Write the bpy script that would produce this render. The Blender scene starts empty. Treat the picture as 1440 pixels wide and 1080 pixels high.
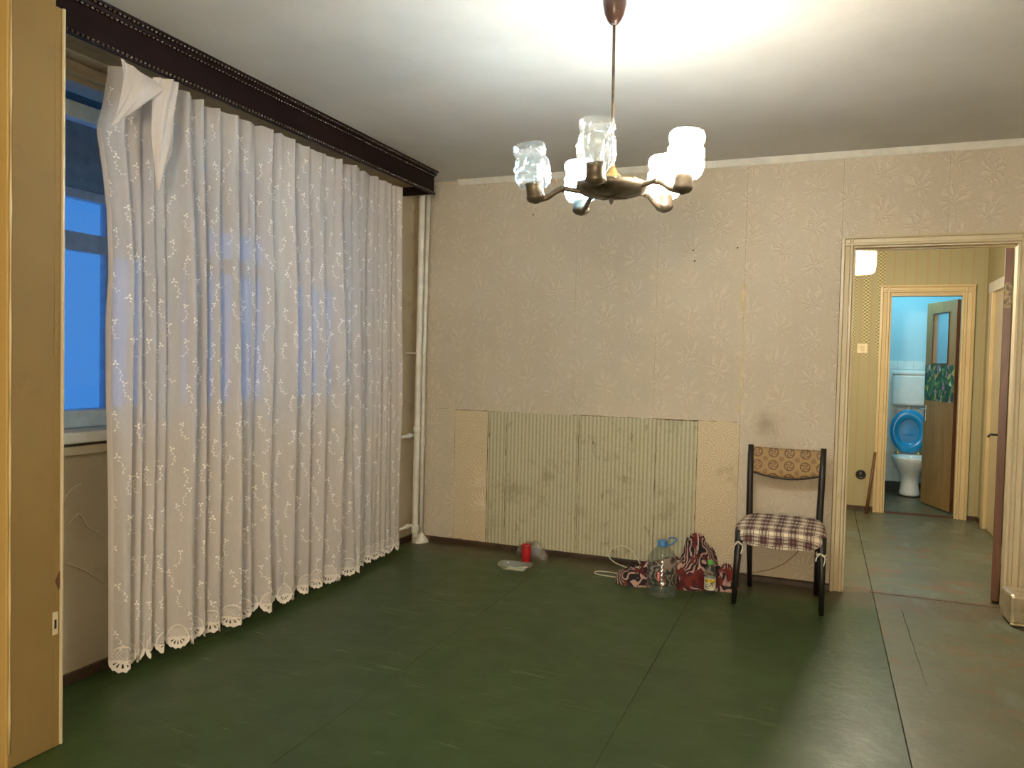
import bpy, bmesh, math, random
from mathutils import Vector, Matrix, noise as mnoise
random.seed(7)
S = bpy.context.scene
C = S.collection
PI = math.pi

# ------------------------------------------------------------------ camera
cam_d = bpy.data.cameras.new('camera'); cam = bpy.data.objects.new('camera', cam_d); C.objects.link(cam)
right = Vector((.9271, .3742, .0233)); fwd = Vector((-.3734, .9271, -.0318)); up = Vector((-.0335, .0208, .9992))
cam.matrix_world = Matrix(((right.x, up.x, -fwd.x, 0), (right.y, up.y, -fwd.y, 0), (right.z, up.z, -fwd.z, 1.309), (0, 0, 0, 1)))
cam_d.sensor_width = 36; cam_d.lens = 1079.8 / 1440 * 36; cam_d.clip_start = .02
S.camera = cam
# ------------------------------------------------------------------ colour management, sky
S.view_settings.view_transform = 'Standard'; S.view_settings.look = 'None'
S.view_settings.gamma = 1; S.view_settings.use_curve_mapping = False
S.view_settings.exposure = 1.0
w = bpy.data.worlds.new('dusk sky'); S.world = w; w.use_nodes = True
bg = w.node_tree.nodes['Background']; bg.inputs[0].default_value = (.045, .19, .47, 1); bg.inputs[1].default_value = .74
S.cycles.transparent_max_bounces = 24

def lamp(name, loc, watts, col, r=.03, kind='POINT'):
    d = bpy.data.lights.new(name, kind); d.energy = watts; d.color = col; d.shadow_soft_size = r
    o = bpy.data.objects.new(name, d); C.objects.link(o); o.location = loc
    return o
WARM = (1.0, .90, .76); COOL = (.50, .80, 1.0)
L_CH_E, L_CH_D, L_CH_C = 2.5, 2.2, 5          # the three lit arms of the chandelier
lamp('hall_light', (.215, 5.62, 2.03), 150, (1.0, .88, .70), .06)
lamp('toilet_light', (.80, 8.35, 2.30), 9.5, (.36, .80, 1.0), .05)
lamp('near_room_light', (.1, -1.7, 1.55), 150, (1.0, .86, .66), .30)

# ------------------------------------------------------------------ node helpers
def newmat(name):
    m = bpy.data.materials.new(name); m.use_nodes = True
    return m, m.node_tree, m.node_tree.nodes['Principled BSDF']
def setin(nt, n, k, v):
    s = n.inputs[k]
    if isinstance(v, bpy.types.NodeSocket): nt.links.new(v, s)
    else:
        if isinstance(v, tuple) and len(v) == 3 and s.type == 'RGBA': v = v + (1,)
        s.default_value = v
def nd(nt, t, ins=None, **props):
    n = nt.nodes.new(t)
    for k, v in props.items(): setattr(n, k, v)
    for k, v in (ins or {}).items(): setin(nt, n, k, v)
    return n
def ma(nt, op, a, b=0.0, c=None, clamp=False):
    n = nd(nt, 'ShaderNodeMath', {0: a, 1: b}, operation=op, use_clamp=clamp)
    if c is not None: setin(nt, n, 2, c)
    return n.outputs[0]
def mix(nt, f, a, b):
    n = nt.nodes.new('ShaderNodeMix'); n.data_type = 'RGBA'
    setin(nt, n, 0, f); setin(nt, n, 6, a); setin(nt, n, 7, b)
    return n.outputs[2]
def step(nt, x, a, b):          # smooth ramp 0..1 between a and b
    return nd(nt, 'ShaderNodeMapRange', {0: x, 1: a, 2: b, 3: 0.0, 4: 1.0}, interpolation_type='SMOOTHSTEP').outputs[0]
def noi(nt, vec, scale, detail=4, rough=.55, dist=0.0):
    return nd(nt, 'ShaderNodeTexNoise', {'Vector': vec, 'Scale': scale, 'Detail': detail, 'Roughness': rough, 'Distortion': dist}).outputs[0]
def pos(nt): return nd(nt, 'ShaderNodeNewGeometry').outputs['Position']
def oco(nt): return nd(nt, 'ShaderNodeTexCoord').outputs['Object']
def sep(nt, v):
    n = nd(nt, 'ShaderNodeSeparateXYZ', {0: v}); return n.outputs
def comb(nt, x=0.0, y=0.0, z=0.0): return nd(nt, 'ShaderNodeCombineXYZ', {0: x, 1: y, 2: z}).outputs[0]
def scalev(nt, v, s): return nd(nt, 'ShaderNodeMapping', {'Vector': v, 'Scale': s}).outputs[0]
def bump(nt, h, strength=.3, dist=.01, normal=None):
    n = nd(nt, 'ShaderNodeBump', {'Height': h, 'Strength': strength, 'Distance': dist})
    if normal is not None: setin(nt, n, 'Normal', normal)
    return n.outputs[0]

def plain(name, col, rough=.5, metal=0.0, var=.12, vs=14, bmp=.0, bs=60, coat=0.0):
    m, nt, b = newmat(name)
    p = oco(nt)
    n = noi(nt, p, vs)
    c2 = tuple(max(0, x * (1 - var)) for x in col); c3 = tuple(min(1, x * (1 + var)) for x in col)
    setin(nt, b, 'Base Color', mix(nt, step(nt, n, .3, .7), c2, c3))
    b.inputs['Roughness'].default_value = rough; b.inputs['Metallic'].default_value = metal
    if coat: b.inputs['Coat Weight'].default_value = coat
    if bmp: setin(nt, b, 'Normal', bump(nt, noi(nt, p, bs), bmp, .003))
    return m
def clear(name, tint, gloss=.12, rough=.05, bs=0, bst=.4, white=0.0, edge=.5):
    """thin clear sheet: mostly see-through, a fresnel sheen on top, and some milky body"""
    m, nt, b = newmat(name); nt.nodes.remove(b)
    out = nt.nodes['Material Output']
    tr = nd(nt, 'ShaderNodeBsdfTransparent', {0: tint})
    gl = nd(nt, 'ShaderNodeBsdfGlossy', {'Color': (1, 1, 1), 'Roughness': rough})
    fr = nd(nt, 'ShaderNodeLayerWeight', {'Blend': .5})
    if bs:
        h = noi(nt, oco(nt), bs, 3)
        nb = bump(nt, h, bst, .01); setin(nt, gl, 'Normal', nb); setin(nt, fr, 'Normal', nb)
    f = ma(nt, 'ADD', ma(nt, 'MULTIPLY', ma(nt, 'POWER', fr.outputs['Facing'], 3.0), edge), gloss, clamp=True)
    body = tr.outputs[0]
    if white:
        tl = nd(nt, 'ShaderNodeBsdfTranslucent', {0: (.9, .9, .88)}); df = nd(nt, 'ShaderNodeBsdfDiffuse', {0: (.85, .86, .84)})
        md = nd(nt, 'ShaderNodeMixShader', {0: .5, 1: tl.outputs[0], 2: df.outputs[0]})
        body = nd(nt, 'ShaderNodeMixShader', {0: white, 1: body, 2: md.outputs[0]}).outputs[0]
    ms = nd(nt, 'ShaderNodeMixShader', {0: f, 1: body, 2: gl.outputs[0]})
    nt.links.new(ms.outputs[0], out.inputs[0])
    return m
def emit(name, col, strength):
    m, nt, b = newmat(name)
    b.inputs['Base Color'].default_value = (.9, .9, .85, 1)
    b.inputs['Emission Color'].default_value = col + (1,); b.inputs['Emission Strength'].default_value = strength
    return m

# ------------------------------------------------------------------ materials of the shell
def mat_wallpaper():
    m, nt, b = newmat('embossed floral wallpaper')
    x, y, z = sep(nt, pos(nt))
    u = ma(nt, 'MULTIPLY', ma(nt, 'ADD', x, 3.0), 1 / .178)
    col_i = ma(nt, 'FLOOR', u)
    off = ma(nt, 'FRACT', ma(nt, 'MULTIPLY', col_i, .37))
    v = ma(nt, 'ADD', ma(nt, 'MULTIPLY', z, 1 / .225), off)
    wob = ma(nt, 'MULTIPLY', ma(nt, 'SUBTRACT', noi(nt, pos(nt), 13, 3), .5), .55)
    fu = ma(nt, 'ADD', ma(nt, 'SUBTRACT', ma(nt, 'FRACT', u), .5), wob)
    fv = ma(nt, 'ADD', ma(nt, 'SUBTRACT', ma(nt, 'FRACT', v), .36), ma(nt, 'MULTIPLY', wob, .6))
    r = ma(nt, 'SQRT', ma(nt, 'ADD', ma(nt, 'MULTIPLY', fu, fu), ma(nt, 'MULTIPLY', fv, fv)))
    ang = ma(nt, 'ARCTAN2', fu, fv)
    twist = ma(nt, 'ADD', ma(nt, 'MULTIPLY', ang, 9.0), ma(nt, 'MULTIPLY', noi(nt, pos(nt), 24, 2), 7.0))
    pet = step(nt, ma(nt, 'SINE', twist), -.2, .9)
    mask = ma(nt, 'MULTIPLY', step(nt, r, .03, .10), ma(nt, 'SUBTRACT', 1.0, step(nt, ma(nt, 'ADD', r, ma(nt, 'MULTIPLY', fv, -.35)), .24, .44)))
    motif = ma(nt, 'MULTIPLY', pet, mask)
    grain = noi(nt, pos(nt), 140, 3)
    scr = noi(nt, scalev(nt, pos(nt), (40, 1, 40)), 1.5, 5, .65, 1.4)
    h = ma(nt, 'ADD', ma(nt, 'MULTIPLY', motif, .8), ma(nt, 'ADD', ma(nt, 'MULTIPLY', grain, .35), ma(nt, 'MULTIPLY', step(nt, scr, .5, .62), .3)))
    big = noi(nt, pos(nt), 1.3, 4)
    fle = ma(nt, 'MULTIPLY', step(nt, scr, .52, .64), .3)
    base = mix(nt, step(nt, big, .3, .7), (.50, .425, .315), (.57, .49, .37))
    base = mix(nt, fle, base, (.70, .62, .50))
    base = mix(nt, ma(nt, 'MULTIPLY', motif, .42), base, (.69, .60, .46))
    stain = ma(nt, 'MULTIPLY', step(nt, noi(nt, pos(nt), 3.1, 6, .7), .62, .75), .35)
    base = mix(nt, stain, base, (.44, .35, .20))
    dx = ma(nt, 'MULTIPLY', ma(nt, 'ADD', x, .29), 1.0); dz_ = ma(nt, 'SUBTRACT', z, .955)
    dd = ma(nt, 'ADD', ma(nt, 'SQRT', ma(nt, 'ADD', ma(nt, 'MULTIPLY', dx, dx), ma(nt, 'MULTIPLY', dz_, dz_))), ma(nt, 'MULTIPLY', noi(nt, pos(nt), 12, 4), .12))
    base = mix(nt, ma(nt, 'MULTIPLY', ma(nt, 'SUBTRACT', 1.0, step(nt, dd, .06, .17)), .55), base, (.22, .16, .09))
    setin(nt, b, 'Base Color', base); b.inputs['Roughness'].default_value = .66
    setin(nt, b, 'Normal', bump(nt, h, .6, .007))
    return m
def mat_swirl():
    m, nt, b = newmat('swirl embossed wallpaper')
    x, y, z = sep(nt, pos(nt))
    wx = ma(nt, 'ADD', x, ma(nt, 'MULTIPLY', noi(nt, pos(nt), 9, 3), .05)); wz = ma(nt, 'ADD', z, ma(nt, 'MULTIPLY', noi(nt, pos(nt), 11, 3), .06))
    rz = ma(nt, 'MULTIPLY', wz, 1 / .062)
    fu = ma(nt, 'MULTIPLY', ma(nt, 'SUBTRACT', ma(nt, 'FRACT', ma(nt, 'ADD', ma(nt, 'MULTIPLY', wx, 1 / .105), ma(nt, 'MULTIPLY', ma(nt, 'FLOOR', rz), .5))), .5), .105)
    fz = ma(nt, 'MULTIPLY', ma(nt, 'FRACT', rz), .062)
    d = ma(nt, 'SQRT', ma(nt, 'ADD', ma(nt, 'MULTIPLY', fu, fu), ma(nt, 'MULTIPLY', fz, fz)))
    ring = step(nt, ma(nt, 'SINE', ma(nt, 'MULTIPLY', d, 400.0)), .2, .95)
    base = mix(nt, ma(nt, 'MULTIPLY', ring, .6), (.56, .445, .275), (.74, .63, .46))
    st = step(nt, noi(nt, pos(nt), 5, 5, .7), .6, .74)
    base = mix(nt, ma(nt, 'MULTIPLY', st, .6), base, (.30, .20, .08))
    setin(nt, b, 'Base Color', base); b.inputs['Roughness'].default_value = .6
    setin(nt, b, 'Normal', bump(nt, ring, .5, .004))
    return m
def mat_striped():
    m, nt, b = newmat('old striped wallpaper')
    x, y, z = sep(nt, pos(nt))
    s = ma(nt, 'FRACT', ma(nt, 'MULTIPLY', x, 1 / .0262))
    st = ma(nt, 'MULTIPLY', step(nt, s, .0, .18), ma(nt, 'SUBTRACT', 1.0, step(nt, s, .45, .62)))
    dots = noi(nt, pos(nt), 190, 2)
    base = mix(nt, st, (.50, .46, .30), (.34, .315, .20))
    base = mix(nt, step(nt, dots, .55, .75), base, (.64, .60, .43))
    d1 = step(nt, noi(nt, pos(nt), 4.2, 7, .74), .52, .68)
    d2 = step(nt, noi(nt, scalev(nt, pos(nt), (1, 1, .35)), 16, 5, .7), .60, .72)
    base = mix(nt, ma(nt, 'MULTIPLY', d1, .5), base, (.24, .20, .10))
    base = mix(nt, ma(nt, 'MULTIPLY', d2, .8), base, (.11, .085, .04))
    setin(nt, b, 'Base Color', base); b.inputs['Roughness'].default_value = .74
    setin(nt, b, 'Normal', bump(nt, dots, .2, .002))
    return m
def mat_plaster(name, c1, c2, dirt=(.3, .24, .14), amt=.3, rough=.8):
    m, nt, b = newmat(name)
    p = pos(nt)
    base = mix(nt, step(nt, noi(nt, p, 1.7, 5), .3, .7), c1, c2)
    base = mix(nt, ma(nt, 'MULTIPLY', step(nt, noi(nt, p, 4.5, 7, .7), .55, .75), amt), base, dirt)
    setin(nt, b, 'Base Color', base); b.inputs['Roughness'].default_value = rough
    setin(nt, b, 'Normal', bump(nt, ma(nt, 'ADD', noi(nt, p, 9, 5), ma(nt, 'MULTIPLY', noi(nt, p, 90, 3), .3)), .18, .012))
    return m
def mat_floor(name, green, worn, wear):
    m, nt, b = newmat(name)
    p = pos(nt); x, y, z = sep(nt, p)
    n1 = noi(nt, p, 1.4, 5)
    c = mix(nt, step(nt, n1, .3, .7), tuple(v * .86 for v in green), tuple(v * 1.12 for v in green))
    # scuffs: short light strokes running away from the window
    sc = noi(nt, nd(nt, 'ShaderNodeMapping', {'Vector': p, 'Rotation': (0, 0, .9), 'Scale': (3.2, 34, 1)}).outputs[0], 1.0, 4, .65, .4)
    scm = ma(nt, 'MULTIPLY', step(nt, sc, .585, .69), step(nt, noi(nt, p, 2.3, 2), .46, .60))
    c = mix(nt, ma(nt, 'MULTIPLY', scm, .55), c, (.19, .24, .12))
    # brown wear: a band along the back wall and trodden patches
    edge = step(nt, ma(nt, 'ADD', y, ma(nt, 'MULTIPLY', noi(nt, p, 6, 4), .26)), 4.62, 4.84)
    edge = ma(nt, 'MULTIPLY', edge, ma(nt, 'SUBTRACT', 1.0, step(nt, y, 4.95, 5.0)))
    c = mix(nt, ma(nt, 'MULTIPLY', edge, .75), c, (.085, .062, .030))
    pt = step(nt, noi(nt, scalev(nt, p, (1.3, 1, 1)), 2.6, 6, .7), .58, .70)
    c = mix(nt, ma(nt, 'MULTIPLY', pt, wear), c, worn)
    if wear > .5:
        rust = ma(nt, 'MULTIPLY', step(nt, noi(nt, scalev(nt, p, (1.0, 1.5, 1)), 3.4, 7, .72, .6), .53, .63), .8)
        pale = ma(nt, 'MULTIPLY', step(nt, noi(nt, scalev(nt, p, (1.6, .8, 1)), 2.2, 6, .7, .4), .53, .66), .6)
        c = mix(nt, pale, c, (.15, .185, .150))
        c = mix(nt, rust, c, (.150, .080, .030))
    setin(nt, b, 'Base Color', c)
    rg = ma(nt, 'ADD', .26, ma(nt, 'MULTIPLY', noi(nt, p, 7, 5), .3))
    setin(nt, b, 'Roughness', rg)
    setin(nt, b, 'Normal', bump(nt, ma(nt, 'ADD', noi(nt, p, 3.2, 4), ma(nt, 'MULTIPLY', noi(nt, p, 30, 4), .22)), .35, .012))
    return m
def mat_hallpaper(axis):
    m, nt, b = newmat('striped hall wallpaper ' + 'xy'[axis])
    q = sep(nt, pos(nt)); u = q[axis]; z = q[2]
    f = ma(nt, 'FRACT', ma(nt, 'MULTIPLY', ma(nt, 'ADD', u, 2.02), 1 / .088))
    line = ma(nt, 'SUBTRACT', 1.0, step(nt, ma(nt, 'ABSOLUTE', ma(nt, 'SUBTRACT', f, .5)), .03, .10))
    fine = step(nt, ma(nt, 'SINE', ma(nt, 'MULTIPLY', u, 520.0)), -.2, .8)
    gr = noi(nt, scalev(nt, pos(nt), (60, 60, 260)), 1.0, 2)
    base = mix(nt, ma(nt, 'MULTIPLY', fine, .25), (.36, .32, .165), (.28, .265, .145))
    base = mix(nt, ma(nt, 'MULTIPLY', gr, .4), base, (.42, .38, .22))
    # ornate dotted bands
    f2 = ma(nt, 'FRACT', ma(nt, 'MULTIPLY', ma(nt, 'ADD', u, .045), 1 / .115))
    band = ma(nt, 'SUBTRACT', 1.0, step(nt, ma(nt, 'ABSOLUTE', ma(nt, 'SUBTRACT', f2, .5)), .22, .28))
    zz = ma(nt, 'FRACT', ma(nt, 'ADD', ma(nt, 'MULTIPLY', z, 1 / .03), ma(nt, 'MULTIPLY', ma(nt, 'FLOOR', ma(nt, 'MULTIPLY', f2, 6.0)), .5)))
    dot = ma(nt, 'SUBTRACT', 1.0, step(nt, ma(nt, 'ABSOLUTE', ma(nt, 'SUBTRACT', zz, .5)), .18, .3))
    orn = mix(nt, dot, (.17, .20, .10), (.62, .50, .22))
    onlyl = ma(nt, 'SUBTRACT', 1.0, step(nt, u, .52, .54)) if axis == 0 else 0.0
    base = mix(nt, ma(nt, 'MULTIPLY', band, ma(nt, 'MULTIPLY', onlyl, step(nt, z, 1.3, 1.5))), base, orn)
    base = mix(nt, ma(nt, 'MULTIPLY', line, .55), base, (.42, .25, .09))
    setin(nt, b, 'Base Color', base); b.inputs['Roughness'].default_value = .6
    return m
def mat_wood(name, c1, c2, axis_scale, rough=.35, scale=1.0):
    m, nt, b = newmat(name)
    p = scalev(nt, oco(nt), axis_scale)
    n = noi(nt, p, scale, 6, .6, 1.5)
    setin(nt, b, 'Base Color', mix(nt, step(nt, n, .3, .7), c1, c2))
    b.inputs['Roughness'].default_value = rough
    setin(nt, b, 'Normal', bump(nt, n, .12, .003))
    return m

M = {}
M['paper'] = mat_wallpaper(); M['swirl'] = mat_swirl(); M['striped'] = mat_striped()
M['plaster'] = mat_plaster('grey wall plaster', (.40, .33, .21), (.46, .38, .25))
M['ceiling'] = mat_plaster('chalky ceiling', (.48, .46, .42), (.55, .525, .48), (.41, .37, .31), .25, .9)
M['wall_window'] = mat_plaster('stained paper under window', (.40, .32, .20), (.47, .39, .26), (.24, .18, .10), .55, .8)
M['bare'] = plain('bare brown wall behind the paper', (.17, .12, .06), .9, var=.3)
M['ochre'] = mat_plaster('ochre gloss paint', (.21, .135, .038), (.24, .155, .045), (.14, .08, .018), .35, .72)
M['ochre_lit'] = mat_plaster('lamp lit ochre gloss paint', (.42, .28, .085), (.47, .32, .10), (.30, .18, .05), .35, .6)  # lit copy of the ochre, lamp light on the front face put into the colour
M['cream'] = mat_plaster('old cream gloss paint', (.50, .42, .265), (.57, .485, .32), (.32, .23, .11), .35, .35)
M['cream2'] = mat_plaster('yellow cream door paint', (.52, .40, .20), (.58, .46, .25), (.34, .23, .10), .3, .38)
M['white'] = plain('white gloss paint', (.66, .63, .55), .35, var=.06)
M['floor'] = mat_floor('dark green floor paint', (.029, .058, .0125), (.044, .059, .018), .35)
M['floor_worn'] = mat_floor('worn grey green floor paint', (.098, .102, .054), (.125, .083, .038), .6)
M['gap'] = plain('dark joint', (.02, .017, .01), .9)
M['hall_x'] = mat_hallpaper(0); M['hall_y'] = mat_hallpaper(1)
M['skirting'] = plain('dark brown skirting', (.05, .028, .014), .45, var=.4, vs=9, bmp=.3, bs=30)
M['pelmet'] = mat_wood('dark stained pelmet wood', (.008, .003, .003), (.013, .0045, .0045), (1, .12, 1), .55, 9)
M['pelmet'].node_tree.nodes['Principled BSDF'].inputs['Specular IOR Level'].default_value = .15
M['bead'] = plain('varnished dark bead', (.03, .014, .011), .08, coat=1.0)
M['toilet_wall'] = mat_plaster('pale blue toilet plaster', (.38, .60, .68), (.44, .66, .72), (.45, .5, .45), .2, .5)
M['frame_dusk'] = plain('dusk lit window frame', (.55, .70, .80), .4)  # blue dusk light is painted into the frame colour

# ------------------------------------------------------------------ geometry helpers
def link(name, me, mat, parent=None, smooth=False, loc=(0, 0, 0), rot=(0, 0, 0)):
    o = bpy.data.objects.new(name, me); C.objects.link(o)
    if mat is not None and not me.materials: me.materials.append(mat)
    if smooth:
        for p in me.polygons: p.use_smooth = True
    o.location = loc; o.rotation_euler = rot
    if parent is not None: o.parent = parent
    return o
def obj(name, bm, mat, parent=None, smooth=False, loc=(0, 0, 0), rot=(0, 0, 0), bevel=0.0):
    bmesh.ops.recalc_face_normals(bm, faces=bm.faces)
    me = bpy.data.meshes.new(name); bm.to_mesh(me); bm.free()
    o = link(name, me, mat, parent, smooth, loc, rot)
    if bevel:
        md = o.modifiers.new('bevel', 'BEVEL'); md.width = bevel; md.segments = 2; md.limit_method = 'ANGLE'
    return o
def box(bm, lo, hi):
    v = [bm.verts.new((x, y, z)) for x in (lo[0], hi[0]) for y in (lo[1], hi[1]) for z in (lo[2], hi[2])]
    for f in ((0, 1, 3, 2), (4, 6, 7, 5), (0, 4, 5, 1), (2, 3, 7, 6), (0, 2, 6, 4), (1, 5, 7, 3)): bm.faces.new([v[i] for i in f])
def boxes(*bs):
    bm = bmesh.new()
    for lo, hi in bs: box(bm, lo, hi)
    return bm
def prism(poly, axis, a, b):
    """closed polygon (pairs) pushed along an axis from a to b"""
    bm = bmesh.new()
    def p3(q, t):
        return {0: (t, q[0], q[1]), 1: (q[0], t, q[1]), 2: (q[0], q[1], t)}[axis]
    A = [bm.verts.new(p3(q, a)) for q in poly]; B = [bm.verts.new(p3(q, b)) for q in poly]
    bm.faces.new(A); bm.faces.new(B[::-1])
    n = len(poly)
    for i in range(n): bm.faces.new((A[i], A[(i + 1) % n], B[(i + 1) % n], B[i]))
    return bm
def lathe(bm, prof, seg=24, c=(0, 0, 0), cap0=True, cap1=True, wob=None):
    rings = []
    for k, (r, z) in enumerate(prof):
        ring = []
        for i in range(seg):
            a = 2 * PI * i / seg; rr = r * (1 + (wob(a, k) if wob else 0))
            ring.append(bm.verts.new((c[0] + rr * math.cos(a), c[1] + rr * math.sin(a), c[2] + z)))
        rings.append(ring)
    for a, b in zip(rings, rings[1:]):
        for i in range(seg): bm.faces.new((a[i], a[(i + 1) % seg], b[(i + 1) % seg], b[i]))
    if cap0: bm.faces.new(rings[0][::-1])
    if cap1: bm.faces.new(rings[-1])
    return bm
def smoothpath(pts, n=6):
    P = [Vector(p) for p in pts]; out = []
    for i in range(len(P) - 1):
        p0 = P[max(i - 1, 0)]; p1 = P[i]; p2 = P[i + 1]; p3 = P[min(i + 2, len(P) - 1)]
        for k in range(n):
            t = k / n
            out.append(.5 * ((2 * p1) + (p2 - p0) * t + (2 * p0 - 5 * p1 + 4 * p2 - p3) * t * t + (3 * p1 - p0 - 3 * p2 + p3) * t ** 3))
    out.append(P[-1]); return out
def tube(bm, pts, r, seg=10):
    """round bar along points; r a number or one radius per point"""
    P = [Vector(p) for p in pts]; R = r if isinstance(r, (list, tuple)) else [r] * len(P)
    d = (P[1] - P[0]).normalized(); x = d.orthogonal().normalized(); rings = []
    for i, p in enumerate(P):
        t = (P[min(i + 1, len(P) - 1)] - P[max(i - 1, 0)]).normalized()
        x = (x - t * x.dot(t)).normalized(); y = t.cross(x)
        rings.append([bm.verts.new(p + (x * math.cos(2 * PI * k / seg) + y * math.sin(2 * PI * k / seg)) * R[i]) for k in range(seg)])
    for a, b in zip(rings, rings[1:]):
        for i in range(seg): bm.faces.new((a[i], a[(i + 1) % seg], b[(i + 1) % seg], b[i]))
    bm.faces.new(rings[0][::-1]); bm.faces.new(rings[-1])
    return bm
def grid(bm, fn, nu, nv, closed=False):
    V = [[bm.verts.new(fn(i / nu, j / nv)) for j in range(nv + 1)] for i in range(nu + (0 if closed else 1))]
    n = len(V)
    for i in range(nu):
        for j in range(nv): bm.faces.new((V[i][j], V[(i + 1) % n][j], V[(i + 1) % n][j + 1], V[i][j + 1]))
    return V
def empty(name, loc=(0, 0, 0), rz=0.0):
    o = bpy.data.objects.new(name, None); C.objects.link(o); o.location = loc; o.rotation_euler = (0, 0, rz); o.empty_display_size = .05
    return o
def tag(o, label, cat, group=None):
    o['label'] = label; o['category'] = cat
    if group: o['group'] = group
    return o
def struct(name, bm, mat, label=None, smooth=False, bevel=0.0):
    o = obj(name, bm, mat, None, smooth, bevel=bevel); o['kind'] = 'structure'
    if label: o['label'] = label
    return o
def ss(a, b, x):
    t = min(1, max(0, (x - a) / (b - a))); return t * t * (3 - 2 * t)
def lerp(a, b, t): return a + (b - a) * t
def interp(tab, x):
    if x <= tab[0][0]: return tab[0][1]
    for (a, p), (b, q) in zip(tab, tab[1:]):
        if x <= b: return p + (q - p) * (x - a) / (b - a)
    return tab[-1][1]

# ================================================================== room shell
XW, YB, H = -2.70, 4.863, 2.55           # window wall plane, back wall plane, ceiling
XR, YN = 1.80, -2.40
floor = struct('floor', boxes(((-2.95, YN - .1, -.12), (2.0, 9.30, -.006))), M['gap'], 'green painted floor of large sheets running into the hall')
def sheet(x0, x1, y0, y1, mat):
    g0, g1 = (.0026 if abs(v - .318) < .01 else .0010 for v in (x0, x1))
    bm = bmesh.new(); box(bm, (x0 + g0, y0 + .0015, -.007), (x1 - g1, y1 - .0015, 0))
    return obj('floor_sheet', bm, mat, floor)
xs = [-2.70, -2.545, -1.586, -.640, .318]
for a, b in zip(xs, xs[1:]):
    for y0, y1 in ((YN, 1.05), (1.05, YB)): sheet(a, b, y0, y1, M['floor'])
for y0, y1 in ((YN, 1.2), (1.2, 4.92)): sheet(.318, 1.26, y0, y1, M['floor_worn'])
for y0, y1 in ((YN, 1.2), (1.2, YB)): sheet(1.26, XR, y0, y1, M['floor_worn'])
sheet(-.90, .318, 4.985, 7.70, M['floor_worn']); sheet(.155, .318, YB, 4.985, M['floor_worn']); sheet(.318, 1.32, 4.92, 7.70, M['floor_worn'])
sheet(.40, 1.60, 7.72, 9.20, M['floor_worn'])
bm = bmesh.new()
tube(bm, [(.445 + .0012 * math.sin(k * 1.7), lerp(4.62, 3.55, k / 16), .0002) for k in range(17)], [.0022 - .0012 * k / 16 for k in range(17)], 5)
obj('floor_crack', bm, M['gap'], floor)
struct('ceiling', boxes(((-2.95, YN - .1, H), (2.0, 9.4, H + .12))), M['ceiling'], 'grey white plaster ceiling')
struct('wall_right', boxes(((XR, YN, 0), (XR + .12, YB, H))), M['plaster'])
struct('wall_behind', boxes(((-2.95, YN - .12, 0), (XR + .12, YN, H))), M['plaster'])

# back wall, its paper strips
DX0, DX1, DZ = .150, .965, 2.005
wb = struct('wall_back', boxes(((-2.95, YB, 0), (DX0 - .02, YB + .12, H)), ((DX1 + .02, YB, 0), (XR + .12, YB + .12, H)), ((DX0 - .02, YB, DZ + .02), (DX1 + .02, YB + .12, H))), M['bare'], 'back wall with beige embossed wallpaper and an old striped patch')
rj = random.Random(3)
def paper(name, x0, x1, z0, z1, mat, th, jag_top=0.0, jag_bot=0.0, extra=None, jag_side=0.0):
    top = []; n = max(2, int((x1 - x0) / .03))
    for i in range(n + 1):
        t = i / n; top.append((lerp(x1 - .0006, x0 + .0006, t), z1 + rj.uniform(-1, 1) * jag_top))
    bot = []
    for i in range(n + 1):
        t = i / n; bot.append((lerp(x0 + .0006, x1 - .0006, t), z0 + rj.uniform(-1, 1) * jag_bot))
    lf_, rt_ = [], []
    if jag_side:
        m_ = 26
        lf_ = [(x0 + .0006 + abs(rj.gauss(0, 1)) * jag_side, lerp(z1, z0, k / m_)) for k in range(1, m_)]
        rt_ = [(x1 - .0006 - abs(rj.gauss(0, 1)) * jag_side, lerp(z0, z1, k / m_)) for k in range(1, m_)]
    bm = prism(top + lf_ + bot + rt_, 1, YB - th, YB + .001)
    if extra:
        b2 = prism(extra, 1, YB - th, YB + .001); me = bpy.data.meshes.new('t'); b2.to_mesh(me); b2.free(); bm.from_mesh(me); bpy.data.meshes.remove(me)
    return obj(name, bm, mat, wb)
ZP = .950                                   # top of the stripped patch
paper('wallpaper_strip', -2.70, -2.595, .036, 2.549, M['paper'], .0025)
paper('wallpaper_strip', -2.595, -2.06, ZP, 2.549, M['paper'], .0025, 0, .002, [(-2.594, .036), (-2.385, .036), (-2.383, .4), (-2.386, .7), (-2.383, ZP), (-2.594, ZP)])
paper('wallpaper_strip', -2.06, -1.521, ZP, 2.549, M['paper'], .0026, 0, .003)
paper('wallpaper_strip', -1.521, -.985, ZP + .004, 2.549, M['paper'], .0024, 0, .003)
paper('wallpaper_strip', -.985, -.452, ZP + .008, 2.549, M['paper'], .0026, 0, .003)
paper('wallpaper_strip', -.452, .082, .036, 2.549, M['paper'], .0025)
for a, b in ((.082, .62), (.62, 1.16), (1.16, XR)): paper('wallpaper_strip', a, b, 2.066, 2.549, M['paper'], .0025)
paper('wallpaper_strip', 1.042, XR, .036, 2.064, M['paper'], .0024)
o = paper('swirl_paper_strip', -2.383, -2.132, .036, ZP - .004, M['swirl'], .0014, .001, .004); o['label'] = 'cream strip with embossed leaf'
for a, b in ((-2.130, -1.993), (-1.993, -1.474), (-1.474, -.965), (-.965, -.705)):
    paper('old_paper_strip', a, b, .034, ZP + .002 * rj.random(), M['striped'], .0008, .003, .004, None, .0022)
o = paper('swirl_paper_strip', -.703, -.453, .036, ZP + .006, M['swirl'], .0014, .001, .004)
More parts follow.
